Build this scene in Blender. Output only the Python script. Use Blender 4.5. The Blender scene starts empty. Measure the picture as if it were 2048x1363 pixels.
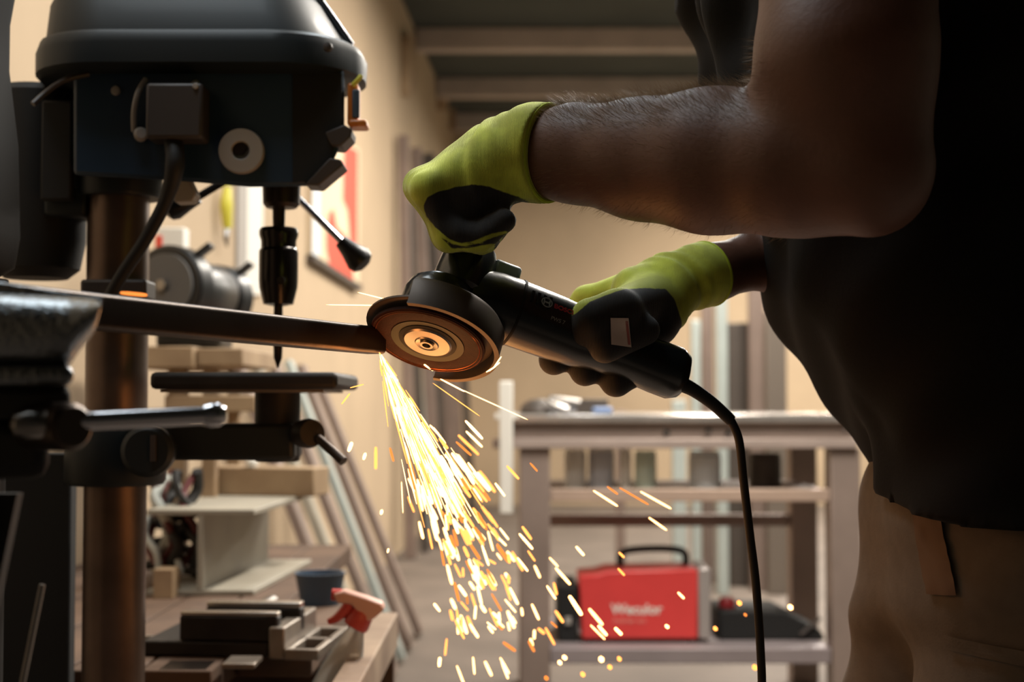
import bpy, bmesh, math, random
import numpy as np
from mathutils import Vector as V, Matrix as M
random.seed(7); np.random.seed(7)
S = bpy.context.scene
COL = S.collection
R = math.radians
FPX = 2844.0
CX, CY = 1024.0, 681.5
PITCH = R(2.38)
CAMZ = 0.95

# ------------------------------------------------------------------ camera, world, lights, exposure
cd = bpy.data.cameras.new('camera'); cam = bpy.data.objects.new('camera', cd); COL.objects.link(cam)
cam.location = (0, 0, CAMZ); cam.rotation_euler = (R(90) + PITCH, 0, 0)
cd.sensor_width = 36; cd.lens = 50; cd.clip_start = 0.05; cd.clip_end = 60
cd.dof.use_dof = True; cd.dof.focus_distance = 1.31; cd.dof.aperture_fstop = 5.0
S.camera = cam
w = bpy.data.worlds.new('world'); S.world = w; w.use_nodes = True
w.node_tree.nodes['Background'].inputs[0].default_value = (0.8, 0.9, 1, 1)
w.node_tree.nodes['Background'].inputs[1].default_value = 0.008
S.view_settings.view_transform = 'Standard'; S.view_settings.look = 'None'
S.view_settings.exposure = 0.0; S.view_settings.gamma = 1; S.view_settings.use_curve_mapping = False

def area(name, loc, rot, sx, sy, power, col):
    l = bpy.data.lights.new(name, 'AREA'); l.shape = 'RECTANGLE'; l.size = sx; l.size_y = sy
    l.energy = power; l.color = col
    o = bpy.data.objects.new(name, l); o.location = loc; o.rotation_euler = rot; COL.objects.link(o); return o
WARM = (1.0, 0.93, 0.83)
COOL = (0.86, 0.95, 1.0)
LAMPS = [(-0.1, 3.3, 3.0, 15, COOL, 1.2, .16), (0.1, 5.4, 3.1, 7, WARM, 1.2, .16), (1.3, 5.8, 3.1, 100, WARM, 1.2, .16), (1.0, 7.0, 3.25, 120, WARM, 1.2, .16), (3.0, 9.6, 3.1, 200, WARM, 1.2, .16), (0.9, 2.8, 3.0, 120, WARM, 1.2, .16), (-0.60, 1.40, 2.7, 13, COOL, .9, .7), (2.6, 11.2, 3.15, 120, WARM, 1.2, .16)]  # unseen lamps; some added to fill the end wall and catch vise highlights
for lx, ly, lz, lp, lc, ll, lw in LAMPS:
    area('unseen_lamp_light', (lx, ly, lz), (0, 0, 0), lw, ll, lp, lc)

# ------------------------------------------------------------------ helpers
def P(x, y, Y):
    rx = (x - CX) / FPX; ry = -(y - CY) / FPX
    v = V((rx, math.cos(PITCH) - ry * math.sin(PITCH), math.sin(PITCH) + ry * math.cos(PITCH)))
    return V((0, 0, CAMZ)) + v * (Y / v.y)
def px(n, Y): return n / FPX * Y

def lin(c):
    c = c / 255.0
    return c / 12.92 if c <= 0.04045 else ((c + 0.055) / 1.055) ** 2.4
MATS = {}
def mat(name, rgb, rough=0.5, metal=0.0, var=0.0, scale=20, bump=0.0, bscale=60, spec=0.5, rgb2=None, coat=0.0, trans=0.0, emit=None, estr=0):
    if name in MATS: return MATS[name]
    m = bpy.data.materials.new(name); m.use_nodes = True; nt = m.node_tree; n = nt.nodes; b = n['Principled BSDF']
    c = (lin(rgb[0]), lin(rgb[1]), lin(rgb[2]), 1)
    b.inputs['Base Color'].default_value = c
    b.inputs['Roughness'].default_value = rough; b.inputs['Metallic'].default_value = metal
    b.inputs['Specular IOR Level'].default_value = spec
    b.inputs['Coat Weight'].default_value = coat; b.inputs['Coat Roughness'].default_value = 0.15
    b.inputs['Transmission Weight'].default_value = trans
    if emit:
        b.inputs['Emission Color'].default_value = (*emit, 1); b.inputs['Emission Strength'].default_value = estr
    tc = n.new('ShaderNodeTexCoord')
    if var > 0 or rgb2:
        t = n.new('ShaderNodeTexNoise'); t.inputs['Scale'].default_value = scale; t.inputs['Detail'].default_value = 6
        nt.links.new(tc.outputs['Object'], t.inputs['Vector'])
        mx = n.new('ShaderNodeMix'); mx.data_type = 'RGBA'
        r = n.new('ShaderNodeMapRange'); r.inputs[1].default_value = 0.35; r.inputs[2].default_value = 0.65
        nt.links.new(t.outputs['Fac'], r.inputs[0]); nt.links.new(r.outputs[0], mx.inputs['Factor'])
        c2 = (lin(rgb2[0]), lin(rgb2[1]), lin(rgb2[2]), 1) if rgb2 else (c[0] * (1 - var), c[1] * (1 - var), c[2] * (1 - var), 1)
        mx.inputs['A'].default_value = c2; mx.inputs['B'].default_value = c
        nt.links.new(mx.outputs['Result'], b.inputs['Base Color'])
    if bump > 0:
        t2 = n.new('ShaderNodeTexNoise'); t2.inputs['Scale'].default_value = bscale; t2.inputs['Detail'].default_value = 4
        nt.links.new(tc.outputs['Object'], t2.inputs['Vector'])
        bp = n.new('ShaderNodeBump'); bp.inputs['Strength'].default_value = bump; bp.inputs['Distance'].default_value = 0.002
        nt.links.new(t2.outputs['Fac'], bp.inputs['Height']); nt.links.new(bp.outputs[0], b.inputs['Normal'])
    MATS[name] = m; return m

def frame_from(d):
    d = V(d).normalized(); u = V((0, 0, 1)) if abs(d.z) < 0.95 else V((1, 0, 0))
    a = d.cross(u).normalized(); b = a.cross(d).normalized(); return a, b, d

class MB:
    def __init__(s): s.v = []; s.f = []
    def add(s, vs, fs):
        o = len(s.v); s.v += [V(p) for p in vs]; s.f += [tuple(i + o for i in f) for f in fs]; return s
    def box(s, a, b):
        a, b = V(a), V(b)
        return s.obox((a + b) / 2, (b.x - a.x) / 2, (b.y - a.y) / 2, (b.z - a.z) / 2)
    def obox(s, c, hx, hy, hz, m=None):
        c = V(c); m = m or M.Identity(3)
        vs = [c + m @ V((hx * i, hy * j, hz * k)) for i in (-1, 1) for j in (-1, 1) for k in (-1, 1)]
        return s.add(vs, [(0, 1, 3, 2), (4, 6, 7, 5), (0, 4, 5, 1), (2, 3, 7, 6), (0, 2, 6, 4), (1, 5, 7, 3)])
    def bpx(s, x0, y0, x1, y1, Y0, Y1):
        a = P(x0, y1, Y0); b = P(x1, y0, Y0)
        return s.box((a.x, Y0, a.z), (b.x, Y1, b.z))
    def loft(s, rings, caps=True, closed=True):
        n = len(rings[0]); vs = [p for r in rings for p in r]; fs = []
        for i in range(len(rings) - 1):
            for j in range(n if closed else n - 1):
                k = (j + 1) % n
                fs.append((i * n + j, i * n + k, (i + 1) * n + k, (i + 1) * n + j))
        if caps:
            fs.append(tuple(range(n - 1, -1, -1))); o = (len(rings) - 1) * n; fs.append(tuple(range(o, o + n)))
        return s.add(vs, fs)
    def cyl(s, p0, p1, r0, r1=None, n=20, caps=True):
        p0, p1 = V(p0), V(p1); r1 = r0 if r1 is None else r1
        a, b, d = frame_from(p1 - p0)
        return s.loft([[p + (a * math.cos(2 * math.pi * i / n) + b * math.sin(2 * math.pi * i / n)) * r for i in range(n)] for p, r in ((p0, r0), (p1, r1))], caps)
    def lathe(s, p, d, prof, n=28, caps=True, a0=0, a1=2 * math.pi):
        p = V(p); a, b, d = frame_from(d); full = abs(a1 - a0 - 2 * math.pi) < 1e-6
        k = n if full else n + 1
        rings = [[p + d * h + (a * math.cos(a0 + (a1 - a0) * i / n) + b * math.sin(a0 + (a1 - a0) * i / n)) * max(r, 1e-5) for i in range(k)] for r, h in prof]
        return s.loft(rings, caps and full, full)
    def tube(s, pts, r, n=10, sub=6):
        pts = [V(p) for p in pts]; rs = r if isinstance(r, (list, tuple)) else [r] * len(pts)
        if sub > 1 and len(pts) > 2:
            q = []; qr = []
            for i in range(len(pts) - 1):
                p0 = pts[max(i - 1, 0)]; p1 = pts[i]; p2 = pts[i + 1]; p3 = pts[min(i + 2, len(pts) - 1)]
                for k in range(sub):
                    t = k / sub
                    q.append(0.5 * ((2 * p1) + (p2 - p0) * t + (2 * p0 - 5 * p1 + 4 * p2 - p3) * t * t + (3 * p1 - p0 - 3 * p2 + p3) * t ** 3))
                    qr.append(rs[i] * (1 - t) + rs[i + 1] * t)
            q.append(pts[-1]); qr.append(rs[-1]); pts, rs = q, qr
        rings = []; a = None
        for i, p in enumerate(pts):
            d = (pts[min(i + 1, len(pts) - 1)] - pts[max(i - 1, 0)]).normalized()
            if a is None: a, b, _ = frame_from(d)
            else:
                a = (a - d * a.dot(d)).normalized(); b = a.cross(d).normalized()
            rings.append([p + (a * math.cos(2 * math.pi * j / n) + b * math.sin(2 * math.pi * j / n)) * rs[i] for j in range(n)])
        return s.loft(rings)
    def prism(s, poly, ext):
        ext = V(ext); poly = [V(p) for p in poly]; n = len(poly)
        return s.add(poly + [p + ext for p in poly], [tuple(range(n - 1, -1, -1)), tuple(range(n, 2 * n))] + [(i, (i + 1) % n, n + (i + 1) % n, n + i) for i in range(n)])

WM = {}
def link(o, parent=None):
    COL.objects.link(o)
    if parent is not None: o.parent = parent
    return o
def thing(name, label, cat, loc=(0, 0, 0), group=None, mtx=None):
    o = bpy.data.objects.new(name, None); o.empty_display_size = 0.05
    m = mtx if mtx is not None else M.Translation(V(loc))
    o.matrix_basis = m; WM[o.name] = m; o['label'] = label; o['category'] = cat
    if group: o['group'] = group
    return link(o)
def tag(o, label, cat, group=None, kind=None):
    o['label'] = label; o['category'] = cat
    if group: o['group'] = group
    if kind: o['kind'] = kind
    return o
def obj(name, mb, m, parent=None, bevel=0, smooth=35, seg=2, local=False, loc=None, label=None):
    me = bpy.data.meshes.new(name)
    org = V((0, 0, 0))
    if loc is not None: org = V(loc)
    inv = None
    if parent is not None and not local: inv = WM[parent.name].inverted()
    vs = [(inv @ p if inv else p - org) for p in mb.v]
    me.from_pydata([tuple(p) for p in vs], [], mb.f)
    bm = bmesh.new(); bm.from_mesh(me); bmesh.ops.recalc_face_normals(bm, faces=bm.faces); bm.to_mesh(me); bm.free()
    me.materials.append(m)
    if smooth:
        me.shade_smooth(); me.set_sharp_from_angle(angle=R(smooth))
    o = bpy.data.objects.new(name, me)
    if bevel:
        b = o.modifiers.new('bevel', 'BEVEL'); b.width = bevel; b.segments = seg; b.limit_method = 'ANGLE'; b.angle_limit = R(40)
    link(o, parent)
    if parent is None: o.location = org; WM[o.name] = M.Translation(org)
    else: WM[o.name] = WM[parent.name].copy()
    if label: o['label'] = label
    return o
def struct(name, mb, m, parent=None, **k):
    o = obj(name, mb, m, parent, **k); o['kind'] = 'structure'; return o
def text_mesh(txt, size, ext=0.0003, bold=False):
    c = bpy.data.curves.new('t', 'FONT'); c.body = txt; c.size = size; c.extrude = ext; c.align_x = 'CENTER'; c.align_y = 'CENTER'; c.offset = size * 0.02 if bold else 0
    o = bpy.data.objects.new('t', c); COL.objects.link(o)
    dg = bpy.context.evaluated_depsgraph_get(); me = bpy.data.meshes.new_from_object(o.evaluated_get(dg))
    mb = MB(); mb.add([v.co.copy() for v in me.vertices], [tuple(p.vertices) for p in me.polygons])
    bpy.data.objects.remove(o); bpy.data.curves.remove(c); bpy.data.meshes.remove(me); return mb
def xf(mb, m):
    mb.v = [m @ p for p in mb.v]; return mb

# signed distance bodies -> one continuous surface (surface nets)
def sdf_eval(prims, h, k, pad=0.02, post=None):
    lo = np.array([1e9] * 3); hi = -lo
    for p0, r0, p1, r1 in prims:
        for p, r in ((p0, r0), (p1, r1)):
            lo = np.minimum(lo, np.array(p) - r); hi = np.maximum(hi, np.array(p) + r)
    lo -= pad; hi += pad
    n = np.ceil((hi - lo) / h).astype(int) + 1
    F = np.full(n, 10.0, dtype=np.float32)
    ax = [lo[i] + h * np.arange(n[i]) for i in range(3)]
    for p0, r0, p1, r1 in prims:
        p0 = np.array(p0, float); p1 = np.array(p1, float)
        mg = max(r0, r1) + k + 4 * h
        l = np.minimum(p0, p1) - mg; u = np.maximum(p0, p1) + mg
        sl = [slice(max(0, int((l[i] - lo[i]) / h)), min(n[i], int((u[i] - lo[i]) / h) + 2)) for i in range(3)]
        X = ax[0][sl[0]][:, None, None]; Y = ax[1][sl[1]][None, :, None]; Z = ax[2][sl[2]][None, None, :]
        d = p1 - p0; L = max(d @ d, 1e-12)
        t = np.clip(((X - p0[0]) * d[0] + (Y - p0[1]) * d[1] + (Z - p0[2]) * d[2]) / L, 0, 1)
        D = np.sqrt((X - p0[0] - t * d[0]) ** 2 + (Y - p0[1] - t * d[1]) ** 2 + (Z - p0[2] - t * d[2]) ** 2) - (r0 + (r1 - r0) * t)
        A = F[sl[0], sl[1], sl[2]]
        hh = np.maximum(k - np.abs(A - D), 0) / k
        F[sl[0], sl[1], sl[2]] = np.minimum(A, D) - hh * hh * k * 0.25
    if post:
        X = ax[0][:, None, None]; Y = ax[1][None, :, None]; Z = ax[2][None, None, :]
        F = post(F, X, Y, Z).astype(np.float32)
    F[0] = F[-1] = 1; F[:, 0] = F[:, -1] = 1; F[:, :, 0] = F[:, :, -1] = 1
    return F, lo
def surface_nets(F, lo, h):
    s = F < 0; n = F.shape
    cnt = np.zeros([m - 1 for m in n], np.int8)
    offs = [(i, j, k) for i in (0, 1) for j in (0, 1) for k in (0, 1)]
    for o in offs: cnt += s[o[0]:n[0] - 1 + o[0], o[1]:n[1] - 1 + o[1], o[2]:n[2] - 1 + o[2]]
    act = (cnt > 0) & (cnt < 8); I = np.argwhere(act)
    idx = np.full(act.shape, -1, np.int64); idx[act] = np.arange(len(I))
    pos = np.zeros((len(I), 3)); num = np.zeros(len(I))
    for a in offs:
        for ax in range(3):
            if a[ax]: continue
            b = list(a); b[ax] = 1
            fa = F[I[:, 0] + a[0], I[:, 1] + a[1], I[:, 2] + a[2]]; fb = F[I[:, 0] + b[0], I[:, 1] + b[1], I[:, 2] + b[2]]
            c = (fa < 0) != (fb < 0); t = np.where(c, fa / np.where(c, fa - fb, 1), 0)
            q = np.tile(np.array(a, float), (len(I), 1)); q[:, ax] += t
            pos[c] += q[c]; num[c] += 1
    vs = lo + h * (I + pos / num[:, None])
    quads = []
    for ax in range(3):
        sl0 = [slice(None)] * 3; sl1 = [slice(None)] * 3; sl0[ax] = slice(0, -1); sl1[ax] = slice(1, None)
        c = s[tuple(sl0)] != s[tuple(sl1)]
        E = np.argwhere(c); u, v = (ax + 1) % 3, (ax + 2) % 3
        E = E[(E[:, u] > 0) & (E[:, v] > 0)]
        E = E[(E[:, u] < n[u] - 1) & (E[:, v] < n[v] - 1)]
        def ci(du, dv):
            q = E.copy(); q[:, u] -= du; q[:, v] -= dv; return idx[q[:, 0], q[:, 1], q[:, 2]]
        Q = np.stack([ci(1, 1), ci(0, 1), ci(0, 0), ci(1, 0)], 1)
        inside = s[E[:, 0], E[:, 1], E[:, 2]]
        Q[~inside] = Q[~inside][:, ::-1]
        quads.append(Q)
    return vs, np.concatenate(quads)
def sdf_obj(name, prims, h, k, m, parent, post=None, attr=None, pad=0.02):
    F, lo = sdf_eval(prims, h, k, pad, post); vs, qs = surface_nets(F, lo, h)
    inv = WM[parent.name].inverted(); A = np.array(inv)
    me = bpy.data.meshes.new(name)
    lv = vs @ A[:3, :3].T + A[:3, 3]
    me.from_pydata(lv.tolist(), [], qs.tolist()); me.shade_smooth(); me.materials.append(m)
    if attr:
        for an, fn in attr.items():
            at = me.attributes.new(an, 'FLOAT', 'POINT'); at.data.foreach_set('value', np.asarray(fn(vs), np.float32))
    o = bpy.data.objects.new(name, me); link(o, parent); WM[o.name] = WM[parent.name].copy()
    return o, vs, qs
def poly_sd(pts, poly):   # signed distance to a 2D polygon (negative inside)
    pts = np.asarray(pts); n = len(poly); best = np.full(len(pts), 1e9); ins = np.zeros(len(pts), bool)
    for i in range(n):
        a = np.array(poly[i]); b = np.array(poly[(i + 1) % n]); e = b - a; w_ = pts - a
        t = np.clip((w_ @ e) / (e @ e), 0, 1); best = np.minimum(best, np.linalg.norm(w_ - t[:, None] * e, axis=1))
        c = ((a[1] > pts[:, 1]) != (b[1] > pts[:, 1])) & (pts[:, 0] < (b[0] - a[0]) * (pts[:, 1] - a[1]) / (b[1] - a[1] + 1e-12) + a[0]); ins ^= c
    return np.where(ins, -best, best)

# ------------------------------------------------------------------ materials
m_wall = mat('plaster_beige', (190, 167, 138), 0.9, var=0.12, scale=1.5, bump=0.2, bscale=12)
m_wall_dark = mat('plaster_grey', (60, 58, 55), 0.9)
m_floor = mat('concrete', (118, 106, 96), 0.75, var=0.25, scale=3, bump=0.2, bscale=20)
m_ceil = mat('dark_ceiling_board', (64, 70, 66), 0.9, var=0.2, scale=2)
m_beam = mat('painted_beam', (186, 174, 164), 0.7, var=0.15, scale=4)
m_blue = mat('blue_grey_enamel', (32, 54, 76), 0.45, var=0.12, scale=9, bump=0.05)
m_cover = mat('dark_cover_enamel', (28, 34, 37), 0.5, coat=0.05, spec=0.35, var=0.1, scale=7)
m_black = mat('black_plastic', (22, 22, 22), 0.4)
m_blackm = mat('black_matt', (18, 17, 16), 0.75)
m_rubber = mat('black_rubber', (26, 23, 21), 0.6)
m_steel = mat('brushed_steel', (150, 146, 142), 0.32, 1.0, var=0.2, scale=30)
m_dsteel = mat('dark_steel', (70, 60, 54), 0.38, 0.9, var=0.35, scale=14, bump=0.1)
m_column = mat('oiled_column_steel', (122, 102, 90), 0.38, 0.7, var=0.45, scale=9)
m_chrome = mat('chrome', (200, 200, 205), 0.16, 1.0)
m_cast = mat('cast_iron', (48, 43, 39), 0.55, 0.5, var=0.3, scale=25, bump=0.2)
m_iron = mat('machined_iron', (150, 138, 126), 0.42, 0.6, var=0.3, scale=18)
m_hammer = mat('hammered_black_paint', (112, 118, 122), 0.24, 0.85, bump=0.55, bscale=240, coat=0.8)
m_grey = mat('grey_plastic', (165, 158, 150), 0.5)
m_brownbox = mat('brown_grey_box', (62, 54, 50), 0.5)
m_amber = mat('amber_plastic', (190, 110, 40), 0.35)
m_wood = mat('wood_pale', (170, 144, 112), 0.7, rgb2=(142, 116, 88), scale=7, bump=0.1)
m_woodg = mat('wood_grey', (160, 138, 116), 0.75, rgb2=(128, 106, 88), scale=7, bump=0.15)
m_woodd = mat('wood_brown', (104, 80, 62), 0.8, rgb2=(80, 60, 46), scale=7, bump=0.1)
m_primer = mat('grey_green_primer', (164, 156, 140), 0.55, var=0.15, scale=8)
m_white = mat('white_paint', (232, 228, 218), 0.5)
m_red = mat('red_paint', (216, 66, 64), 0.4, var=0.08, scale=10)
m_redp = mat('red_print', (226, 82, 60), 0.5)
m_redpl = mat('red_plastic', (196, 74, 66), 0.4)
m_taupe = mat('bare_steel_taupe', (158, 140, 130), 0.45, 0.3, var=0.2, scale=5)
m_stock1 = mat('stock_steel_warm', (140, 122, 112), 0.5, 0.3, var=0.2, scale=4)
m_stock2 = mat('stock_steel_pale', (184, 194, 190), 0.45, 0.2, var=0.15, scale=4)
m_stock3 = mat('stock_steel_dark', (84, 76, 70), 0.5, 0.3, var=0.2, scale=4)
m_bluegrey = mat('blue_grey_plastic', (62, 78, 96), 0.5)
m_clear = mat('clear_plastic', (226, 232, 234), 0.22, trans=0.55)
m_edge_highlight = mat('machined_edge_highlight', (205, 196, 186), 0.3, 1.0, var=.15, scale=30)  # paler than the cast jaws, puts their top highlight into the colour
m_yellow = mat('yellow_plastic', (214, 206, 74), 0.5)
m_cabwhite = mat('cable_pale', (176, 178, 170), 0.5)
m_cabred = mat('cable_dark_red', (84, 24, 22), 0.5)
m_skin = mat('skin', (104, 68, 52), 0.5, var=0.12, scale=40, bump=0.15, bscale=220)
m_hair = mat('arm_hair', (150, 122, 90), 0.4)
m_head_hair = mat('dark_hair', (30, 22, 18), 0.6)
m_shirt = mat('black_cotton', (20, 18, 17), 0.9, var=0.15, scale=200, bump=0.1, bscale=300, spec=0.2)
m_trouser = mat('khaki_cotton', (108, 96, 84), 0.9, var=0.12, scale=60, bump=0.15, bscale=400, spec=0.2)
m_shade_dirt = mat('shade_dirt_brown', (92, 64, 44), 0.65)
m_boot = mat('boot_leather', (40, 30, 24), 0.6)
m_tool = mat('grinder_plastic', (26, 30, 32), 0.3, bump=0.05, bscale=300, coat=0.5)
m_guard = mat('guard_steel', (96, 84, 74), 0.5, 0.35, var=0.15, scale=30)
m_disc = mat('abrasive_disc', (56, 24, 15), 0.7, var=0.3, scale=120, bump=0.25, bscale=700, spec=0.2)
m_worn_glint = mat('worn_edge_glint', (190, 112, 70), 0.3, 0.9)  # copper tint holds the orange spark reflection on the worn rim
m_olive = mat('disc_label_olive', (48, 50, 26), 0.6)
m_logo = mat('logo_grey', (150, 152, 150), 0.5)
m_logored = mat('logo_red', (170, 36, 40), 0.5)
m_label = mat('white_label', (226, 206, 196), 0.6)
def emis(name, col, st):
    m = bpy.data.materials.new(name); m.use_nodes = True; n = m.node_tree.nodes; n.clear()
    e = n.new('ShaderNodeEmission'); o = n.new('ShaderNodeOutputMaterial'); e.inputs[0].default_value = (*col, 1); e.inputs[1].default_value = st
    m.node_tree.links.new(e.outputs[0], o.inputs[0]); return m
m_sp_hot = emis('spark_hot', (1.0, 0.49, 0.175), 6.0)
m_sp_mid = emis('spark_mid', (1.0, 0.34, 0.075), 2.8)
m_sp_dim = emis('spark_dim', (1.0, 0.27, 0.05), 1.5)

# ------------------------------------------------------------------ the room
def wallX(Y): return -1.1 + 0.0444 * Y
YB, YE, XR, ZC = -2.2, 13.0, 3.6, 3.5
struct('floor', MB().box((-1.6, YB, -0.1), (XR + .1, YE + .1, 0)), m_floor, smooth=0)
ceil = struct('ceiling', MB().box((-1.6, YB, ZC), (XR + .1, YE + .1, ZC + .1)), m_ceil, smooth=0)
wl = MB().add([V((wallX(YB), YB, 0)), V((wallX(YE), YE, 0)), V((wallX(YE), YE, ZC)), V((wallX(YB), YB, ZC)),
               V((wallX(YB) - .15, YB, 0)), V((wallX(YE) - .15, YE, 0)), V((wallX(YE) - .15, YE, ZC)), V((wallX(YB) - .15, YB, ZC))],
              [(0, 1, 2, 3), (4, 7, 6, 5), (0, 4, 5, 1), (3, 2, 6, 7), (0, 3, 7, 4), (1, 5, 6, 2)])
struct('wall_left', wl, m_wall, smooth=0)
struct('wall_back', MB().box((-1.6, YE, 0), (XR + .1, YE + .15, ZC)), m_wall, smooth=0)
struct('wall_right', MB().box((XR, YB, 0), (XR + .15, YE, ZC)), mat('dark_green_wall', (74, 76, 68), .9), smooth=0)
struct('wall_front', MB().box((-1.6, YB - .15, 0), (XR + .1, YB, ZC)), m_wall_dark, smooth=0)
beam0 = None
for i, Y in enumerate([3.7, 5.2, 6.7, 8.2, 9.7, 11.2, 12.6]):
    struct('beam', MB().box((wallX(Y) + .01, Y - .05, ZC - .15), (XR - .01, Y + .07, ZC - .002)), m_beam, ceil, bevel=.006)
for i, (lx, ly, lz, lp, lc, ll, lw) in enumerate(LAMPS):
    t = thing('unseen_lamp', ['long unseen lamp above the bench grinder end', 'unseen lamp over the leaning strips by the left wall', 'unseen lamp above the right half of the steel work table',
               'unseen lamp further back over the middle of the shop', 'added lamp far back on the right hidden behind the man', 'unseen lamp above the space before the steel work table', 'wide unseen lamp set for highlights on the bench vise', 'added lamp brightening the end wall on the right'][i], 'lamp', (lx, ly, lz))
    obj('housing', MB().box((lx - lw / 2 - .02, ly - ll / 2 - .03, lz + .02), (lx + lw / 2 + .02, ly + ll / 2 + .03, lz + .08)), m_white, t, bevel=.008)
    for sy in (-.4 * ll, .4 * ll): obj('rod', MB().cyl((lx, ly + sy, lz + .08), (lx, ly + sy, ZC - .001), .008, n=8), m_steel, t)

# ------------------------------------------------------------------ left wall things
def on_wall(x, y, off=0.0):
    Y = 3128.0 / (1150.0 - x); p = P(x, y, Y); return V((wallX(Y) + off, Y, p.z))
sg = thing('wall_sign', 'white sign board with red shapes hung on the left wall', 'sign', on_wall(655, 540))
def wq(mb, pts, o0, o1):
    a = [on_wall(x, y, o0) for x, y in pts]; b = [on_wall(x, y, o1) for x, y in pts]; n = len(pts)
    return mb.add(a + b, [tuple(range(n)), tuple(range(2 * n - 1, n - 1, -1))] + [(i, (i + 1) % n, n + (i + 1) % n, n + i) for i in range(n)])
obj('board', wq(MB(), [(612, 235), (708, 300), (708, 574), (612, 514)], .002, .022), mat('sign_cream', (226, 206, 172), .6), sg, smooth=0)
obj('red_band', wq(MB(), [(676, 285), (704, 303), (704, 500), (690, 492), (684, 420), (674, 400)], .0225, .024), m_redp, sg, smooth=0, label='red vertical band on the sign')
obj('red_flame', wq(MB(), [(640, 470), (646, 425), (655, 418), (662, 455), (678, 470), (694, 520), (697, 563), (680, 552), (648, 530), (641, 500)], .0225, .024), m_redp, sg, smooth=0, label='red curved shape low on the sign')
obj('pale_strip', wq(MB(), [(612, 250), (626, 260), (626, 520), (612, 512)], .0225, .024), mat('sign_paleblue', (220, 226, 232), .6), sg, smooth=0)
obj('lower_frame', wq(MB(), [(610, 508), (709, 570), (709, 582), (610, 520)], .002, .035), m_stock3, sg, smooth=0)
po = thing('white_post', 'white upright post on the left wall behind the drill chuck', 'post', on_wall(497, 590))
obj('post_face', wq(MB(), [(484, 250), (516, 270), (516, 588), (484, 590)], .002, .014), m_white, po, smooth=0)
obj('post_edge', wq(MB(), [(468, 245), (483, 250), (483, 590), (468, 591)], .002, .01), m_grey, po, smooth=0)
hk = thing('yellow_ear_defender', 'yellow hand tool hanging on the left wall', 'tool', on_wall(430, 470))
hk['label'] = 'small yellow tool hanging on the left wall beside the white post'; hk.name = 'hanging_tool'; WM[hk.name] = M.Translation(on_wall(430, 470))
c_ = on_wall(430, 420, .03)
obj('grip', MB().tube([on_wall(432, 375, .03), on_wall(430, 410, .03), on_wall(433, 455, .03)], [.012, .02, .014], 10, 4), m_yellow, hk)
obj('blade', MB().tube([on_wall(433, 455, .03), on_wall(430, 475, .03), on_wall(432, 492, .03)], [.01, .008, .004], 8, 3), m_steel, hk)
obj('nail', MB().cyl(on_wall(432, 372, -.001), on_wall(432, 372, .045), .003, n=8), m_steel, hk)
for i, (x, y0, y1, w_) in enumerate([(806, 70, 192, 14), (878, 150, 222, 12), (905, 195, 262, 16)]):
    o = obj('wall_batten', wq(MB(), [(x - w_ / 2, y0), (x + w_ / 2, y0 + 4), (x + w_ / 2, y1), (x - w_ / 2, y1 - 2)], .002, .05), m_wood, smooth=0)
    tag(o, ['pale wooden batten high on the left wall, nearest of three', 'pale wooden batten high on the left wall, middle of three', 'pale wooden batten high on the left wall, farthest of three'][i], 'batten', 'battens on the left wall')
# steel bars standing against the left wall, far end
for i, (Y, z1, r_, mm) in enumerate([(8.6, 2.55, .04, m_stock1), (8.95, 2.2, .03, m_stock3), (9.3, 2.6, .045, m_stock1), (9.7, 2.35, .03, m_stock2), (10.1, 2.7, .05, m_stock3), (10.6, 2.4, .04, m_stock1), (11.1, 2.75, .05, m_stock3), (11.7, 2.5, .045, m_stock1), (12.3, 2.6, .04, m_stock3)]):
    x0 = wallX(Y) + .11 + .05 * (i % 3); x1 = wallX(Y) + .055
    d = V((x1 - x0, 0, z1)).normalized(); ax = V((0, 1, 0)); nx = ax.cross(d)
    c = V(((x0 + x1) / 2, Y, z1 / 2)); L = V((x1 - x0, 0, z1)).length / 2
    o = obj('steel_bar', MB().obox(c + V((0, 0, .004)), r_ * .8, r_, L, M((nx, ax, d)).transposed()), mm, bevel=.004)
    tag(o, 'tall %s bar leaning on the left wall, %s from the camera' % (['taupe steel', 'slim dark steel', 'broad taupe steel', 'slim pale steel', 'broad dark steel', 'mid taupe steel', 'thick dark steel', 'thick taupe steel', 'farthest dark steel'][i], ['first', 'second', 'third', 'fourth', 'fifth', 'sixth', 'seventh', 'eighth', 'last'][i]), 'bar', 'steel bars standing along the left wall')
# planks leaning in front of the left wall
for i, (xt, yt, xb, yb, wd, mm) in enumerate([(600, 770, 742, 1420, .05, m_stock1), (628, 775, 765, 1385, .04, m_primer), (645, 770, 790, 1352, .06, m_stock1), (668, 772, 806, 1322, .035, m_stock2), (690, 780, 822, 1298, .05, m_stock1), (716, 800, 842, 1270, .05, m_stock1)]):
    Yb = .95 * FPX / (yb - 800); b0 = P(xb, yb, Yb); b0.z = 0.0
    Yt = Yb * 1.01; x1 = wallX(Yt) + .04; t1 = P(xt, yt, Yt); t1 = V((x1, Yt, t1.z + .1))
    d = (t1 - b0); L = d.length; d.normalize(); ax = V((0, 1, 0)); nx = ax.cross(d).normalized(); ax = d.cross(nx)
    o = obj('leaning_plank', MB().obox((b0 + t1) / 2 + V((0, 0, wd * .12)), .014, wd, L / 2 - .012, M((nx, ax, d)).transposed()), mm, bevel=.003)
    tag(o, '%s leaning on the left wall, %s in the row' % (['taupe steel strip', 'pale grey strip', 'wide taupe strip', 'narrow bright strip', 'taupe flat strip', 'taupe strip with steep lean'][i], ['nearest', 'second', 'third', 'fourth', 'fifth', 'farthest'][i]), 'strip', 'strips leaning on the left wall')

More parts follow.
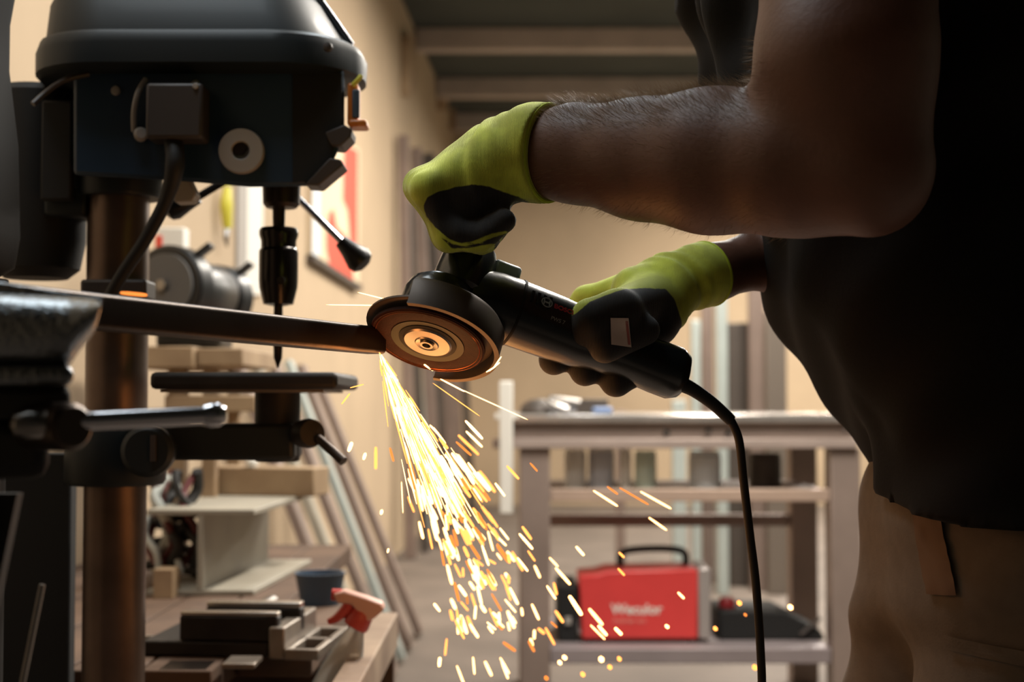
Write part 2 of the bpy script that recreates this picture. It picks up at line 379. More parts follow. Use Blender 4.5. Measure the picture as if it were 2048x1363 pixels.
# ------------------------------------------------------------------ wooden bench on the left with its things
ZB = 0.587
bench = thing('wooden_bench', 'wooden workbench at lower left behind the drill press column', 'workbench', (-.6, 2.5, 0))
for i in range(7):
    x0 = -1.0 + i * .1
    obj('plank', MB().box((x0, 1.93 if i < 6 else 2.09, ZB - .04), (x0 + (.096 if i < 6 else .108), 3.6 if i < 6 else 2.64, ZB)), m_woodd, bench, bevel=.003)
obj('side_rail', MB().box((-.226, 1.5, ZB - .045), (-.189, 2.375, ZB + .012)), m_woodg, bench, bevel=.003)
obj('ledge', MB().box((-.4, 1.86, ZB - .15), (-.226, 2.3, ZB - .13)), m_woodd, bench)
for x, y in ((-.93, 1.98), (-.93, 3.5), (-.44, 3.5), (-.212, 2.33), (-.212, 1.55), (-.33, 2.56)):
    obj('leg', MB().box((x - .025, y - .03, 0), (x + .02, y + .03, ZB - .046)), m_woodd, bench, bevel=.003)
obj('cross_rail', MB().box((-.93, 2.30, ZB - .13), (-.19, 2.33, ZB - .0455)), m_woodd, bench)

o = obj('dark_board', MB().box((-.96, 1.884, .0005), (P(158, 0, 1.89).x, 1.91, P(0, 905, 1.89).z)), m_blackm, bevel=.003, loc=(-.8, 1.88, 0)); tag(o, 'dark board standing in front of the bench left of the drill press column', 'board')
# H-beam offcut
f0 = [P(x, y, 2.66) for x, y in ((293, 1018), (509, 1018))]
hb = thing('steel_beam_offcut', 'grey-green H-section steel beam offcut lying on the bench', 'beam', (f0[0].x + .1, 2.9, ZB))
ztop = f0[0].z; x0, x1 = f0[0].x, f0[1].x; xm = (x0 + x1) / 2; sk = V((.035, .51, 0))
def skbox(xa, xb, za, zb): return MB().prism([(xa, 2.66, za), (xb, 2.66, za), (xb, 2.66, zb), (xa, 2.66, zb)], sk)
obj('top_flange', skbox(x0, x1, ztop - .011, ztop), m_primer, hb, bevel=.002)
obj('web', skbox(xm - .005, xm + .005, ZB + .0112, ztop - .0112), m_primer, hb)
obj('bottom_flange', skbox(x0, x1, ZB + .0002, ZB + .011), m_primer, hb, bevel=.002)
wb = obj('wood_block', MB().obox(P(525, 955, 3.08) + V((.004, 0, 0)), .132, .045, .03, M.Rotation(R(-14), 3, 'Z')), m_wood, bevel=.003)
wb.location.z += (ztop + .0302) - P(525, 955, 3.08).z
tag(wb, 'short wooden block lying across the steel beam offcut', 'block')
cn = P(505, 930, 3.05)
o = obj('white_plug', MB().lathe((cn.x, 3.05, ztop + .0605), (0, 0, 1), [(.001, 0), (.012, 0), (.014, .012), (.009, .02), (.001, .021)], 16), m_white, loc=(cn.x, 3.05, ztop + .06)); tag(o, 'small white plug standing on the wooden block', 'plug')

# machine vise
mv = thing('machine_vise', 'dark drill press vise with two jaws lying on the bench', 'vise', P(460, 1320, 2.05))
def vz(y, Y): return P(0, y, Y).z
YV = 2.03
a_ = P(358, 1300, YV); b_ = P(560, 1220, YV)
rot = M.Rotation(R(-5), 4, 'Z'); pv = V((a_.x, YV, 0)); RT = M.Translation(pv) @ rot @ M.Translation(-pv)
wj = b_.x - a_.x; zt = P(358, 1222, YV).z
obj('base_frame', xf(MB().box((a_.x - .055, YV + .0, ZB + .0005), (a_.x + wj - .012, YV + .20, ZB + .022)), RT), m_cast, mv, bevel=.003)
obj('front_jaw', xf(MB().box((a_.x, YV, ZB + .023), (a_.x + wj, YV + .022, zt - .006)), RT), m_cast, mv, bevel=.003)
obj('jaw_plate', xf(MB().box((a_.x + .001, YV + .001, zt - .0058), (a_.x + wj - .001, YV + .021, zt)), RT), m_edge_highlight, mv, bevel=.0015, label='machined top edge of the jaw, highlight put into its colour')
obj('rear_jaw', xf(MB().box((a_.x + .012, YV + .085, ZB + .023), (a_.x + wj + .012, YV + .112, zt - .006)), RT), m_cast, mv, bevel=.003)
obj('jaw_plate', xf(MB().box((a_.x + .013, YV + .086, zt - .0058), (a_.x + wj + .011, YV + .111, zt + .002)), RT), m_edge_highlight, mv, bevel=.0015, label='machined top edge of the jaw, highlight put into its colour')
obj('slide_way', xf(MB().box((a_.x + wj - .011, YV - .01, ZB + .0005), (a_.x + wj + .012, YV + .19, ZB + .045)), RT), m_iron, mv, bevel=.003)
fl = MB()
for q in ((.0125, -.015, .062, -.004), (.0125, .175, .062, .19), (.0125, .078, .062, .09), (.0125, -.004, .022, .175), (.052, -.004, .062, .175)):
    fl.box((a_.x + wj + q[0], YV + q[1], ZB + .0005), (a_.x + wj + q[2], YV + q[3], ZB + .016))
obj('slotted_flange', xf(fl, RT), m_iron, mv, bevel=.002)
fl = MB()
for q in ((-.09, .02, -.056, .03), (-.09, .09, -.056, .1), (-.09, .03, -.08, .09)):
    fl.box((a_.x + q[0], YV + q[1], ZB + .0005), (a_.x + q[2], YV + q[3], ZB + .014))
obj('slotted_flange', xf(fl, RT), m_iron, mv, bevel=.002)
sc_ = xf(MB().cyl((a_.x + wj * .5, YV + .113, ZB + .045), (a_.x + wj * .5, YV + .24, ZB + .045), .011, n=16), RT)
obj('screw', sc_, m_steel, mv)
for i, (x0, x1, y0, zz) in enumerate(((305, 400, 1330, .03), (432, 500, 1318, .036))):
    p0 = P(x0, y0, 1.9); p1 = P(x1, y0, 1.9)
    o = obj('steel_offcut', MB().box((p0.x, 1.935, ZB + .0005), (p1.x, 2.0, p0.z - .012 + .0)), m_dsteel if i == 0 else m_iron, bevel=.002, loc=(p0.x, 1.95, ZB))
    tag(o, ['dark steel offcut in front of the drill press vise, beside the column', 'paler steel offcut in front of the drill press vise, under its front jaw'][i], 'offcut')

# bowl, spray bottle
bc = P(640, 1228, 2.55)
bw = obj('plastic_bowl', MB().lathe((bc.x, 2.55, ZB + .0005), (0, 0, 1), [(.001, 0), (.034, 0), (.044, .052), (.046, .056), (.041, .056), (.032, .006), (.001, .005)], 32, caps=False), m_bluegrey, loc=(bc.x, 2.55, ZB)); tag(bw, 'small blue-grey plastic bowl on the bench behind the spray bottle', 'bowl')
sp = thing('spray_bottle', 'clear spray bottle with red and white trigger head', 'bottle', (-.272, 1.96, ZB - .13))
SY = 1.96
def sb(x, y): return P(x, y, SY)
tilt = sb(705, 1250) - sb(655, 1395)
b0 = sb(650, 1400); b0.z = max(b0.z, ZB + .02); axis = V((.35, .05, 1)).normalized()
nk = sb(716, 1247)
def rings(p0, p1, prof, fx=1.0, fy=.62, n=28):
    d = (p1 - p0); L = d.length; d.normalize(); yv = V((0, 1, 0)); xv = yv.cross(d).normalized(); yv = d.cross(xv)
    return MB().loft([[p0 + d * (h * L) + xv * (r * fx * math.cos(2 * math.pi * i / n)) + yv * (r * fy * math.sin(2 * math.pi * i / n)) for i in range(n)] for r, h in prof])
bbot = V((-.272, SY, ZB - .125))
obj('bottle_body', rings(bbot, nk, [(.028, 0), (.034, .03), (.034, .5), (.03, .64), (.02, .82), (.0125, .94), (.0115, 1)]), m_clear, sp)
obj('collar', MB().lathe(nk - V((.004, 0, .004)), (sb(735, 1212) - nk), [(.0165, 0), (.018, .004), (.016, .022), (.013, .026)], 20), m_redpl, sp)
hd = [(668, 1185), (690, 1178), (735, 1192), (765, 1203), (770, 1216), (752, 1232), (738, 1240), (722, 1225), (704, 1205), (676, 1203)]
obj('spray_head', MB().prism([V((sb(x, y).x, SY - .014, sb(x, y).z)) for x, y in hd], (0, .028, 0)), mat('spray_head_pink', (222, 176, 160), .4), sp, bevel=.003)
obj('nozzle', MB().cyl(sb(683, 1190), sb(664, 1188), .009, .008, 14), m_redpl, sp)
obj('trigger', MB().tube([sb(700, 1205), sb(690, 1220), sb(672, 1236), sb(656, 1243)], [.009, .008, .006, .004], 8, 3), m_redpl, sp)

# cable tangle on the bench
cb = thing('cable_tangle', 'tangle of pale, black and dark red cables hanging beside the beam offcut', 'cables', P(345, 1180, 2.85))
for i in range(9):
    xx = 305 + (i * 37) % 90; pts = []
    for j in range(6): pts.append(P(xx + 16 * math.sin(j * 1.7 + i), 945 + j * 38 + 8 * math.cos(i * 2.1), 2.78 + .05 * math.sin(i + j)))
    pts[-1].z = max(pts[-1].z, ZB + .012)
    obj('cable', MB().tube(pts, .007 + .004 * (i % 2), 8, 5), [m_cabwhite, m_rubber, m_cabred][i % 3], cb)
obj('coil', MB().tube([V((P(345, 1150, 2.84).x + .05 * math.cos(t * .6), 2.84 + .03 * math.sin(t * .6), ZB + .015 + .004 * t)) for t in range(32)], .009, 8, 2), m_rubber, cb)
cr = obj('cardboard_box', MB().bpx(306, 1165, 345, 1222, 2.62, 2.68), m_wood, loc=P(325, 1222, 2.65)); cr.location.z += ZB - P(325, 1222, 2.62).z + .0008; cr.location.z += 0
tag(cr, 'small tan box on the bench under the hanging cables', 'box')

# wooden stand at the back of the bench with bench grinder on it
ws = thing('wooden_stand', 'pale wooden stand on the back of the bench under the bench grinder', 'stand', (-.65, 3.0, ZB))
a = P(250, 692, 2.95); b = P(386, 735, 2.95); c = P(482, 735, 2.95)
obj('top_board', MB().box((a.x, 2.95, b.z), (b.x, 3.4, a.z)), m_wood, ws, bevel=.003)
obj('top_board', MB().box((b.x + .003, 2.97, b.z + .005), (c.x, 3.4, a.z - .003)), m_wood, ws, bevel=.003)
for x0, x1, Y in ((335, 372, 3.0), (405, 432, 3.0), (335, 372, 3.36), (455, 480, 3.36)):
    p = P(x0, 740, Y); q = P(x1, 740, Y); obj('leg', MB().box((p.x, Y, ZB + .0005), (q.x, Y + .035, b.z - .0005)), m_wood, ws, bevel=.003)
q0 = P(330, 790, 2.98); q1 = P(512, 842, 2.98)
obj('shelf_board', MB().box((q0.x, 2.975, q1.z + .02), (q1.x, 2.998, q0.z)), m_wood, ws, bevel=.003)
p = P(440, 840, 2.95); jz = P(470, 785, 2.95).z
bg = thing('bench_grinder', 'black double-wheeled bench grinder on the wooden stand', 'grinder', P(385, 690, 3.1))
zg = a.z
def wheel(cx, cy, Y, rp):
    c = P(cx, cy, Y); r = px(rp, Y); ax = V((.35, 1, 0)).normalized()
    obj('wheel_guard', MB().lathe(c - ax * .02, ax, [(r * .3, 0), (r * .93, 0), (r, .006), (r, .05), (r * .93, .056), (r * .3, .056)], 36), m_black, bg)
    obj('wheel', MB().lathe(c - ax * .028, ax, [(.01, 0), (r * .78, 0), (r * .78, .007), (.01, .007)], 32), mat('grinding_wheel_grey', (96, 94, 92), .8), bg)
    obj('wheel_nut', MB().lathe(c - ax * .04, ax, [(.002, 0), (.012, 0), (.014, .012)], 6), m_steel, bg)
    e = c + V((r * .72, 0, r * .72)); obj('spark_shield', MB().obox(e + V((.006, 0, .012)), .022, .02, .006, M.Rotation(R(-38), 3, 'Y')), m_black, bg, bevel=.002)
    return c, r, ax
c1, r1, ax = wheel(342, 572, 2.98, 82)
c2, r2, _ = wheel(436, 596, 3.26, 66)
obj('motor_housing', MB().lathe(c1 + ax * .05, (c2 - c1), [(.03, 0), (.06, .01), (.066, .05), (.066, (c2 - c1).length - .12), (.03, (c2 - c1).length - .06)], 28), m_black, bg)
mc = (c1 + c2) / 2
obj('foot', MB().box((mc.x - .07, mc.y - .07, zg + .0005), (mc.x + .07, mc.y + .07, mc.z - .05)), m_black, bg, bevel=.01)
wr = thing('white_carton', 'small white carton with a red corner behind the bench grinder', 'carton', P(345, 500, 3.39))
cw0 = P(318, 456, 3.36); cw1 = P(372, 456, 3.36)
obj('box', MB().box((cw0.x, 3.345, zg + .0005), (cw1.x, 3.395, cw0.z)), m_white, wr, bevel=.003)
obj('red_corner', MB().box((cw0.x - .004, 3.342, zg + .05), (cw0.x + .012, 3.3455, cw0.z - .02)), m_redp, wr)

# ------------------------------------------------------------------ drill press
YD = 1.82
cc = P(233, 800, YD); kx = cc.x
dp = thing('drill_press', 'large blue-grey pillar drill press with dark belt cover at left', 'drill press', (kx, YD, 0))
rc = px(61, YD)
def dpz(y, Y=YD): return P(0, y, Y).z
def dpx(x, Y=YD): return P(x, 700, Y).x
obj('base', MB().box((kx - .16, YD - .2, 0.0002), (kx + .2, YD + .1, .04)), m_cast, dp, bevel=.01)
obj('column', MB().lathe((kx, YD, .041), (0, 0, 1), [(rc, 0), (rc, dpz(365) - .041)], 40), m_column, dp)
obj('column_collar', MB().lathe((kx, YD, dpz(968)), (0, 0, 1), [(rc + .001, 0), (rc + .02, 0), (rc + .024, .006), (rc + .024, .07), (rc + .012, .09), (rc + .001, .092)], 36), m_cover, dp)
obj('column_clamp', MB().box((kx - .03, YD - .062, dpz(606)), (dpx(316), YD - .012, dpz(566))), m_brownbox, dp, bevel=.004)
ta = MB().box((kx + .03, YD - .035, dpz(918)), (dpx(598), YD + .035, dpz(846)))
obj('table_arm', ta, m_cover, dp, bevel=.006)
obj('table_boss', MB().cyl((dpx(556), YD, dpz(922)), (dpx(556), YD, dpz(779)), px(45, YD), n=32), m_cast, dp, bevel=.003)
tb = obj('drill_table', MB().box((dpx(345), YD - .115, dpz(778, YD - .1)), (dpx(697), YD + .12, dpz(744, YD - .1))), m_cast, dp, bevel=.006)
obj('table_lip', MB().box((dpx(360), YD - .1, dpz(784, YD - .1)), (dpx(668), YD + .1, dpz(778.5, YD - .1))), m_iron, tb)
kb = P(618, 866, YD - .06)
ck = obj('clamp_knob', MB().lathe(kb, V((.55, -1, .05)), [(.001, -.02), (px(27, YD), -.02), (px(29, YD), .0), (px(25, YD), .012), (.001, .013)], 24), m_cast, dp)
obj('clamp_lever', MB().cyl(P(636, 876, YD - .07), P(687, 922, YD - .09), .0055, .006, 12), m_dsteel, ck)
bs = obj('bracket_boss', MB().lathe(P(302, 900, YD - .05), (0.1, -1, 0), [(.002, 0), (.028, 0), (.032, .004), (.032, .03), (.026, .036), (.002, .036)], 28), m_cover, dp)
obj('slot_plate', MB().bpx(300, 870, 311, 922, YD - .0905, YD - .085), m_brownbox, bs)
# head
hp = [(145, 100), (690, 100), (690, 250), (678, 300), (664, 330), (628, 372), (500, 374), (360, 362), (145, 350)]
Yh = YD - .095
obj('head', MB().loft([[V((P(x, y, Yh).x, Yh, P(x, y, Yh).z)) for x, y in hp], [V((P(x - (75 if x > 600 else 0), y - (48 if y > 250 else 0), Yh).x, Yh + .19, P(x, y - (48 if y > 250 else 0), Yh).z)) for x, y in hp]]), m_blue, dp, bevel=.008)
obj('front_plate', MB().prism([V((P(x, y, Yh).x, Yh - .003, P(x, y, Yh).z)) for x, y in [(586, 135), (660, 135), (684, 150), (686, 240), (664, 312), (618, 362), (586, 366)]], (0, .0025, 0)), m_blackm, dp)
for poly in ([(652, 268), (690, 252), (706, 262), (704, 276), (684, 296), (664, 294)], [(612, 372), (662, 318), (684, 322), (690, 332), (640, 374)]):
    obj('stop_block', MB().prism([V((P(x, y, Yh).x, Yh - .012, P(x, y, Yh).z)) for x, y in poly], (0, .05, 0)), m_brownbox, dp, bevel=.002)
obj('head_collar', MB().lathe((kx, YD, dpz(397)), (0, 0, 1), [(rc + .001, 0), (rc + .014, 0), (rc + .016, .004), (rc + .016, .06), (rc + .001, .06)], 36), m_cover, dp)
obj('motor_bracket', MB().bpx(84, 372, 172, 432, YD - .03, YD + .03), m_cover, dp, bevel=.006)
for sx, sy in ((232, 181), (391, 170)):
    obj('screw', MB().lathe(P(sx, sy, Yh - .0005), (0, -1, 0), [(.001, 0), (.0062, 0), (.005, .003), (.001, .0035)], 14), m_grey, dp)
# belt cover
def plan(xa, xb, Y0, Y1, z, r, n=8):
    pts = []
    for cx_, cy_, a0 in ((xb - r, Y1 - r, 0), (xa + r, Y1 - r, 90), (xa + r, Y0 + r, 180), (xb - r, Y0 + r, 270)):
        for i in range(n + 1):
            a = R(a0 + 90 * i / n); pts.append(V((cx_ + r * math.cos(a), cy_ + r * math.sin(a), z)))
    return pts
Yc0, Yc1 = YD - .13, YD + .075
def X_(x): return P(x, 100, YD - .1).x
def Z_(y): return P(0, y, YD - .1).z
xl = X_(52)
obj('cover_rim', MB().loft([plan(xl, X_(706), Yc0 + .008, Yc1 - .008, Z_(146), .09), plan(xl - .004, X_(719), Yc0 - .008, Yc1 + .006, Z_(138), .1), plan(xl - .004, X_(721), Yc0 - .008, Yc1 + .006, Z_(98), .1), plan(xl, X_(712), Yc0 - .006, Yc1, Z_(80), .098), plan(xl, X_(700), Yc0 - .002, Yc1, Z_(72), .098)]), m_cover, dp, smooth=30)
cv = obj('belt_cover', MB().loft([plan(xl + .004, X_(690), Yc0 + .008, Yc1 - .008, Z_(71), .096), plan(xl + .010, X_(640), Yc0 + .02, Yc1 - .02, Z_(-6), .08), plan(xl + .02, X_(600), Yc0 + .05, Yc1 - .05, Z_(-60), .06), plan(xl + .03, X_(575), Yc0 + .06, Yc1 - .06, Z_(-75), .055)]), m_cover, dp, smooth=28)
for k in (0, 1):
    obj('highlight_strip', MB().tube([V((X_(694), YD - .05 + k * .045, Z_(70))), V((X_(640), YD - .05 + k * .045, Z_(-7))), V((X_(600), YD - .05 + k * .045, Z_(-62)))], .0045, 8, 3), m_chrome, cv)  # chrome strips stand in for the glossy highlights on the cover slope
obj('rivet', MB().lathe(P(656, 94, Yc0 - .007), (0, -1, 0), [(.001, -.004), (.006, -.002), (.005, .003), (.001, .004)], 12), m_brownbox, cv)
# amber latch
lt = obj('cover_latch', MB().bpx(694, 165, 716, 250, YD - .1, YD - .07), m_amber, dp, bevel=.003, label='amber cover latch with grey clip')
obj('latch_clip', MB().bpx(704, 178, 719, 236, YD - .106, YD - .101), m_bluegrey, lt, bevel=.002)
obj('latch_foot', MB().bpx(696, 238, 733, 252, YD - .108, YD - .072), m_amber, lt, bevel=.003)
obj('latch_spring', MB().tube([P(706, 170, YD - .104), P(716, 160, YD - .108), P(722, 152, YD - .106)], .003, 8, 3), m_yellow, lt)
# hub
obj('spindle_hub', MB().lathe(P(485, 304, Yh - .0005), (0, -1, 0), [(.012, 0), (px(45, Yh), 0), (px(46, Yh), .004), (px(44, Yh), .012), (.012, .0125), (.0105, .011), (.0105, .002), (.001, .0018)], 40, caps=False), m_grey, dp)
obj('hub_nut', MB().lathe(P(480, 298, Yh - .002), (0, -1, 0), [(.001, 0), (.0095, 0), (.0095, .008), (.001, .008)], 6), m_dsteel, dp)
# switch box, bracket, cords
sx = obj('switch_box', MB().bpx(290, 165, 405, 276, Yh - .045, Yh - .0005), m_brownbox, dp, bevel=.004)
obj('box_screw', MB().lathe(P(391, 172, Yh - .0455), (0, -1, 0), [(.001, 0), (.004, 0), (.003, .002), (.001, .002)], 10), m_grey, sx)
obj('wire', MB().tube([P(292, 158, Yh - .02), P(276, 185, Yh - .026), P(268, 222, Yh - .02), P(268, 262, Yh - .004)], .0035, 8, 5), m_grey, dp)
obj('wire', MB().tube([P(178, 148, Yh - .01), P(130, 160, Yh - .02), P(92, 185, Yh - .02), P(66, 208, Yh - .03)], .0035, 8, 5), m_brownbox, dp)
obj('cable_gland', MB().lathe(P(282, 268, Yh - .012), (.3, -1, 0), [(.001, -.012), (.008, -.01), (.009, 0), (.006, .006), (.001, .006)], 12), m_grey, dp)
obj('mounting_lug', MB().prism([V((P(x, y, Yh).x, Yh + .01, P(x, y, Yh).z)) for x, y in [(330, 345), (372, 350), (388, 385), (380, 400), (345, 402)]], (0, .03, 0)), m_grey, dp, bevel=.002)
obj('power_cord', MB().tube([P(346, 277, Yh - .025), P(350, 330, Yh - .035), P(332, 400, Yh - .02), P(290, 480, Yh - .01), P(240, 556, Yh), P(205, 622, Yh + .01)], [.011, .012, .0085, .008, .008, .008], 12, 6), m_rubber, dp)
# motor behind the head
xm_ = P(85, 400, YD + .02).x
obj('motor', MB().lathe((xm_ - .01, YD + .03, P(0, 556, YD).z), (0, 0, 1), [(.001, 0), (.04, .002), (.055, .014), (.062, .05), (.062, .24), (.05, .25), (.001, .25)], 36), m_blackm, dp)
obj('motor_plate', MB().bpx(80, 200, 145, 400, YD - .05, YD - .035), m_blackm, dp, bevel=.003)
# feed handle behind the head
hs = P(520, 320, YD + .13)
fh = obj('feed_shaft', MB().cyl((hs.x, YD + .096, hs.z), (hs.x, YD + .15, hs.z), .022, n=20), m_dsteel, dp)
def pear(mb, p, q, r):
    d = (q - p); L = d.length
    return mb.lathe(p, d, [(.001, 0), (r * .5, 0), (r * .55, L * .1), (r * .7, L * .35), (r, L * .72), (r * .86, L * .9), (r * .45, L), (.001, L * 1.02)], 20)
Yk = YD + .13
obj('feed_rod', MB().cyl(hs, P(384, 401, Yk), .0055, n=12), m_blackm, fh)
obj('feed_knob', pear(MB(), P(398, 395, Yk), P(332, 424, Yk), .0165), m_black, fh)
obj('feed_rod', MB().cyl(hs, P(692, 492, Yk - .02), .005, n=12), m_chrome, fh, label='bright chrome feed rod')
obj('feed_knob', pear(MB(), P(682, 482, Yk - .02), P(731, 532, Yk - .02), .019), m_black, fh)
# quill, chuck, bit
def axp(y): return P(556, y, YD)
def lat(name, prof, mm, par, n=32, c=556):
    p = P(c, prof[0][1], YD)
    return obj(name, MB().lathe((P(c, 700, YD).x, YD, 0), (0, 0, 1), [(px(r, YD), P(0, y, YD).z) for r, y in prof], n), mm, par)
ql = lat('quill', [(38, 372), (37, 408), (30, 416)], m_dsteel, dp, c=561)
lat('spindle', [(13, 410), (12, 462)], m_dsteel, dp)
ch = lat('chuck', [(14, 455), (36, 456), (39, 462), (39, 470), (35, 482), (35, 496), (38, 500), (39, 504), (39, 560), (38, 575), (30, 608), (12, 612)], m_black, dp)
MATS['chuck_mat'] = mat('chuck_steel', (52, 48, 46), .22, .8, var=.2, scale=30); ch.data.materials[0] = MATS['chuck_mat']
obj('key_hole', MB().lathe(P(562, 560, YD - px(38, YD)), (0, -1, 0), [(.001, -.002), (.005, -.002), (.005, .001), (.001, .001)], 12), m_blackm, ch)
lat('drill_bit', [(9, 605), (9.5, 690), (8.5, 715), (2, 735)], m_dsteel, dp, 14)
# dark housing at the left edge
hz = obj('machine_housing', MB().loft([plan(P(-160, 0, 1.6).x, P(xr, 0, 1.6).x, 1.45, 1.62, P(0, y, 1.6).z, .06) for xr, y in ((20, 561), (56, 540), (66, 480), (60, 300), (40, 150), (40, 60), (60, -60))]), mat('sooty_black', (9, 9, 9), .8), smooth=60, loc=(-.6, 1.5, .5)); tag(hz, 'black rounded machine housing at the left edge beside the drill motor', 'machine')
hs2 = MB().cyl((P(-70, 0, 1.55).x, 1.55, .001), (P(-70, 0, 1.55).x, 1.55, P(0, 558, 1.55).z), .05, n=24)
o = obj('stand', hs2, m_blackm, hz, label='pillar under the housing')

# ------------------------------------------------------------------ bench vise in front at left, tube in it
YF = 0.86
bv = thing('bench_vise', 'black hammer-painted bench vise with chrome handle at the left edge', 'vise', P(-60, 960, YF + .05))
def fp(x, y, Y=YF): return P(x, y, Y)
prof = [(205, 604), (208, 622), (203, 648), (190, 674), (168, 694), (152, 716), (145, 742), (-260, 742), (-260, 590), (190, 592)]
jb = []
for x, yt, yb in ((-260, 570, 738), (0, 582, 738), (60, 586, 738), (110, 589, 738), (146, 592, 738), (152, 592.5, 728), (160, 593, 716), (168, 594, 703), (180, 595, 688), (190, 596, 676), (198, 597, 664), (204, 600, 646), (207, 606, 630), (208, 611, 620)):
    zt0, zb0 = fp(x, yt).z, fp(x, yb).z; mz_, hz_2 = (zt0 + zb0) / 2, (zt0 - zb0) / 2; xx = fp(x, 0).x
    ff = 1 if x < 170 else max(.25, math.sqrt(max(0, 1 - ((x - 170) / 39) ** 2)))
    rg = [V((xx - .33 * (.028 - .028 * max(math.cos(R(a)), 0)) + .0085, YF + .001 - .028 * max(math.cos(R(a)), 0), mz_ + hz_2 * math.sin(R(a)))) for a in range(-90, 91, 12)]
    jb.append(rg + [V((xx - .009, YF + .024, mz_ + hz_2)), V((xx - .009, YF + .024, mz_ - hz_2))])
obj('jaw_body', MB().loft(jb), m_hammer, bv, smooth=60)
obj('jaw_plate', MB().prism([V((fp(x, y).x, YF - .004, fp(x, y).z)) for x, y in [(-260, 545), (0, 564), (205, 596), (211, 602), (206, 608), (-260, 580)]], (-.009, .028, 0)), m_hammer, bv, bevel=.003)
def slant(x1, y0, y1, Ya, Yb):
    a = fp(-260, y1, Ya); b = fp(x1, y0, Ya); k = .34 * (Yb - Ya)
    return MB().prism([(a.x, Ya, a.z), (b.x, Ya, a.z), (b.x - k, Yb, a.z), (a.x, Yb, a.z)], (0, 0, b.z - a.z))
obj('slide_ledge', slant(149, 728, 772, YF - .020, YF + .03), m_hammer, bv, bevel=.006, seg=4)
obj('lower_body', slant(142, 768, 838, YF - .004, YF + .03), m_blackm, bv, bevel=.006)
obj('neck', slant(100, 836, 960, YF + .01, YF + .04), m_blackm, bv, bevel=.01)
hc = fp(137, 853, YF - .02); hdv = V((-.78, .62, .0)).normalized()
obj('screw_head', MB().lathe(hc + hdv * -.006, hdv, [(.001, 0), (.0115, 0), (.0142, .003), (.0145, .01), (.0145, .042), (.012, .047), (.001, .047)], 32), m_dsteel, bv)
bar0 = fp(35, 849, YF - .03); bar1 = fp(432, 829, YF + .02)
hb_ = obj('handle_bar', MB().cyl(bar0, bar1, px(19, YF), n=28), m_chrome, bv, label='chrome handle bar')
dd = (bar1 - bar0).normalized()
obj('handle_cap', MB().lathe(bar1 - dd * .008, dd, [(.001, 0), (px(21, YF), 0), (px(25, YF), .004), (px(25, YF), .009), (px(17, YF), .0135), (.001, .0145)], 28), m_chrome, hb_)
obj('handle_cap', MB().lathe(bar0 + dd * .018, -dd, [(.001, 0), (px(24, YF), 0), (px(29, YF), .006), (px(29, YF), .013), (px(20, YF), .02), (.001, .022)], 28), m_steel, hb_)
ped = thing('vise_stand', 'dark steel pedestal carrying the bench vise at the left edge', 'stand', (P(-120, 900, YF).x, YF + .08, 0))
zt_ = fp(0, 960).z
pcx = P(-150, 900, YF).x
obj('post', MB().box((pcx - .04, YF + .0, .02), (pcx + .018, YF + .08, zt_ - .0005)), m_blackm, ped, bevel=.004)
obj('foot_plate', MB().box((pcx - .12, YF - .06, .0005), (pcx + .1, YF + .12, .0198)), m_dsteel, ped, bevel=.003)
obj('gusset', MB().prism([V((pcx + .0185, YF + .03, zt_ - .01)), V((P(0, 960, YF).x, YF + .03, zt_ - .01)), V((pcx + .0185, YF + .03, zt_ - .15))], (0, .012, 0)), m_blackm, ped)
tt = thing('steel_tube', 'dark square steel tube clamped in the bench vise and being cut', 'tube', P(480, 660, 1.12))
tA = P(-40, 600, .902); tB = P(750, 681, 1.328); ax_ = (tB - tA).normalized(); up_ = (V((0, 0, 1)) - ax_ * ax_.z).normalized(); sd_ = ax_.cross(up_)
def rr(p, hw, hh, r, n=5):
    out = []
    for sx_, sz_, a0 in ((1, 1, 0), (-1, 1, 90), (-1, -1, 180), (1, -1, 270)):
        for i in range(n + 1):
            a = R(a0 + 90 * i / n); out.append(p + sd_ * (sx_ * (hw - r) + r * math.cos(a)) + up_ * (sz_ * (hh - r) + r * math.sin(a)))
    return out
hw, hh = .012, .0124
obj('tube_wall', MB().loft([rr(tA, hw, hh, .004), rr(tB, hw, hh, .004), rr(tB, hw - .002, hh - .002, .003), rr(tA, hw - .002, hh - .002, .003), rr(tA, hw, hh, .004)], caps=False), m_dsteel, tt)
rod = obj('welding_rod', MB().cyl(P(85, 1168, .98), P(-395, 3530, .99), .0021, n=10), m_steel, loc=P(85, 1168, .98)); tag(rod, 'thin steel rod standing upright at the lower left', 'rod')

# ------------------------------------------------------------------ angle grinder
D0 = P(856, 679, 1.31)
nz = V((.209, .46, .863)).normalized()
xa = V((.919, .21, -.334)); xa = (xa - nz * xa.dot(nz)).normalized(); ya = nz.cross(xa)
GM = M.Translation(D0) @ M((xa, ya, nz)).transposed().to_4x4()
gr = thing('angle_grinder', 'black corded angle grinder with steel guard held in gloved hands', 'angle grinder', mtx=GM)
def gp(name, mb, mm, par=None, **k): return obj(name, mb, mm, par or gr, local=True, **k)
Z1 = (0, 0, 1)
dsk = gp('cutting_disc', MB().lathe((0, 0, 0), Z1, [(.012, -.0012), (.034, -.0012), (.036, -.0022), (.0505, -.0022), (.0512, -.0028), (.0522, -.0028), (.0528, -.0022), (.0540, -.0018), (.0540, .0012), (.012, .0012)], 72, caps=False), m_disc)
for r0_ in (.0488, .0515): gp('worn_ring_glint', MB().lathe((0, 0, -.0022), Z1, [(r0_, -.0001), (r0_ + .0004, -.0008), (r0_ + .0009, -.0001), (r0_ + .0009, .0003), (r0_, .0003)], 72, caps=False), m_worn_glint, dsk)
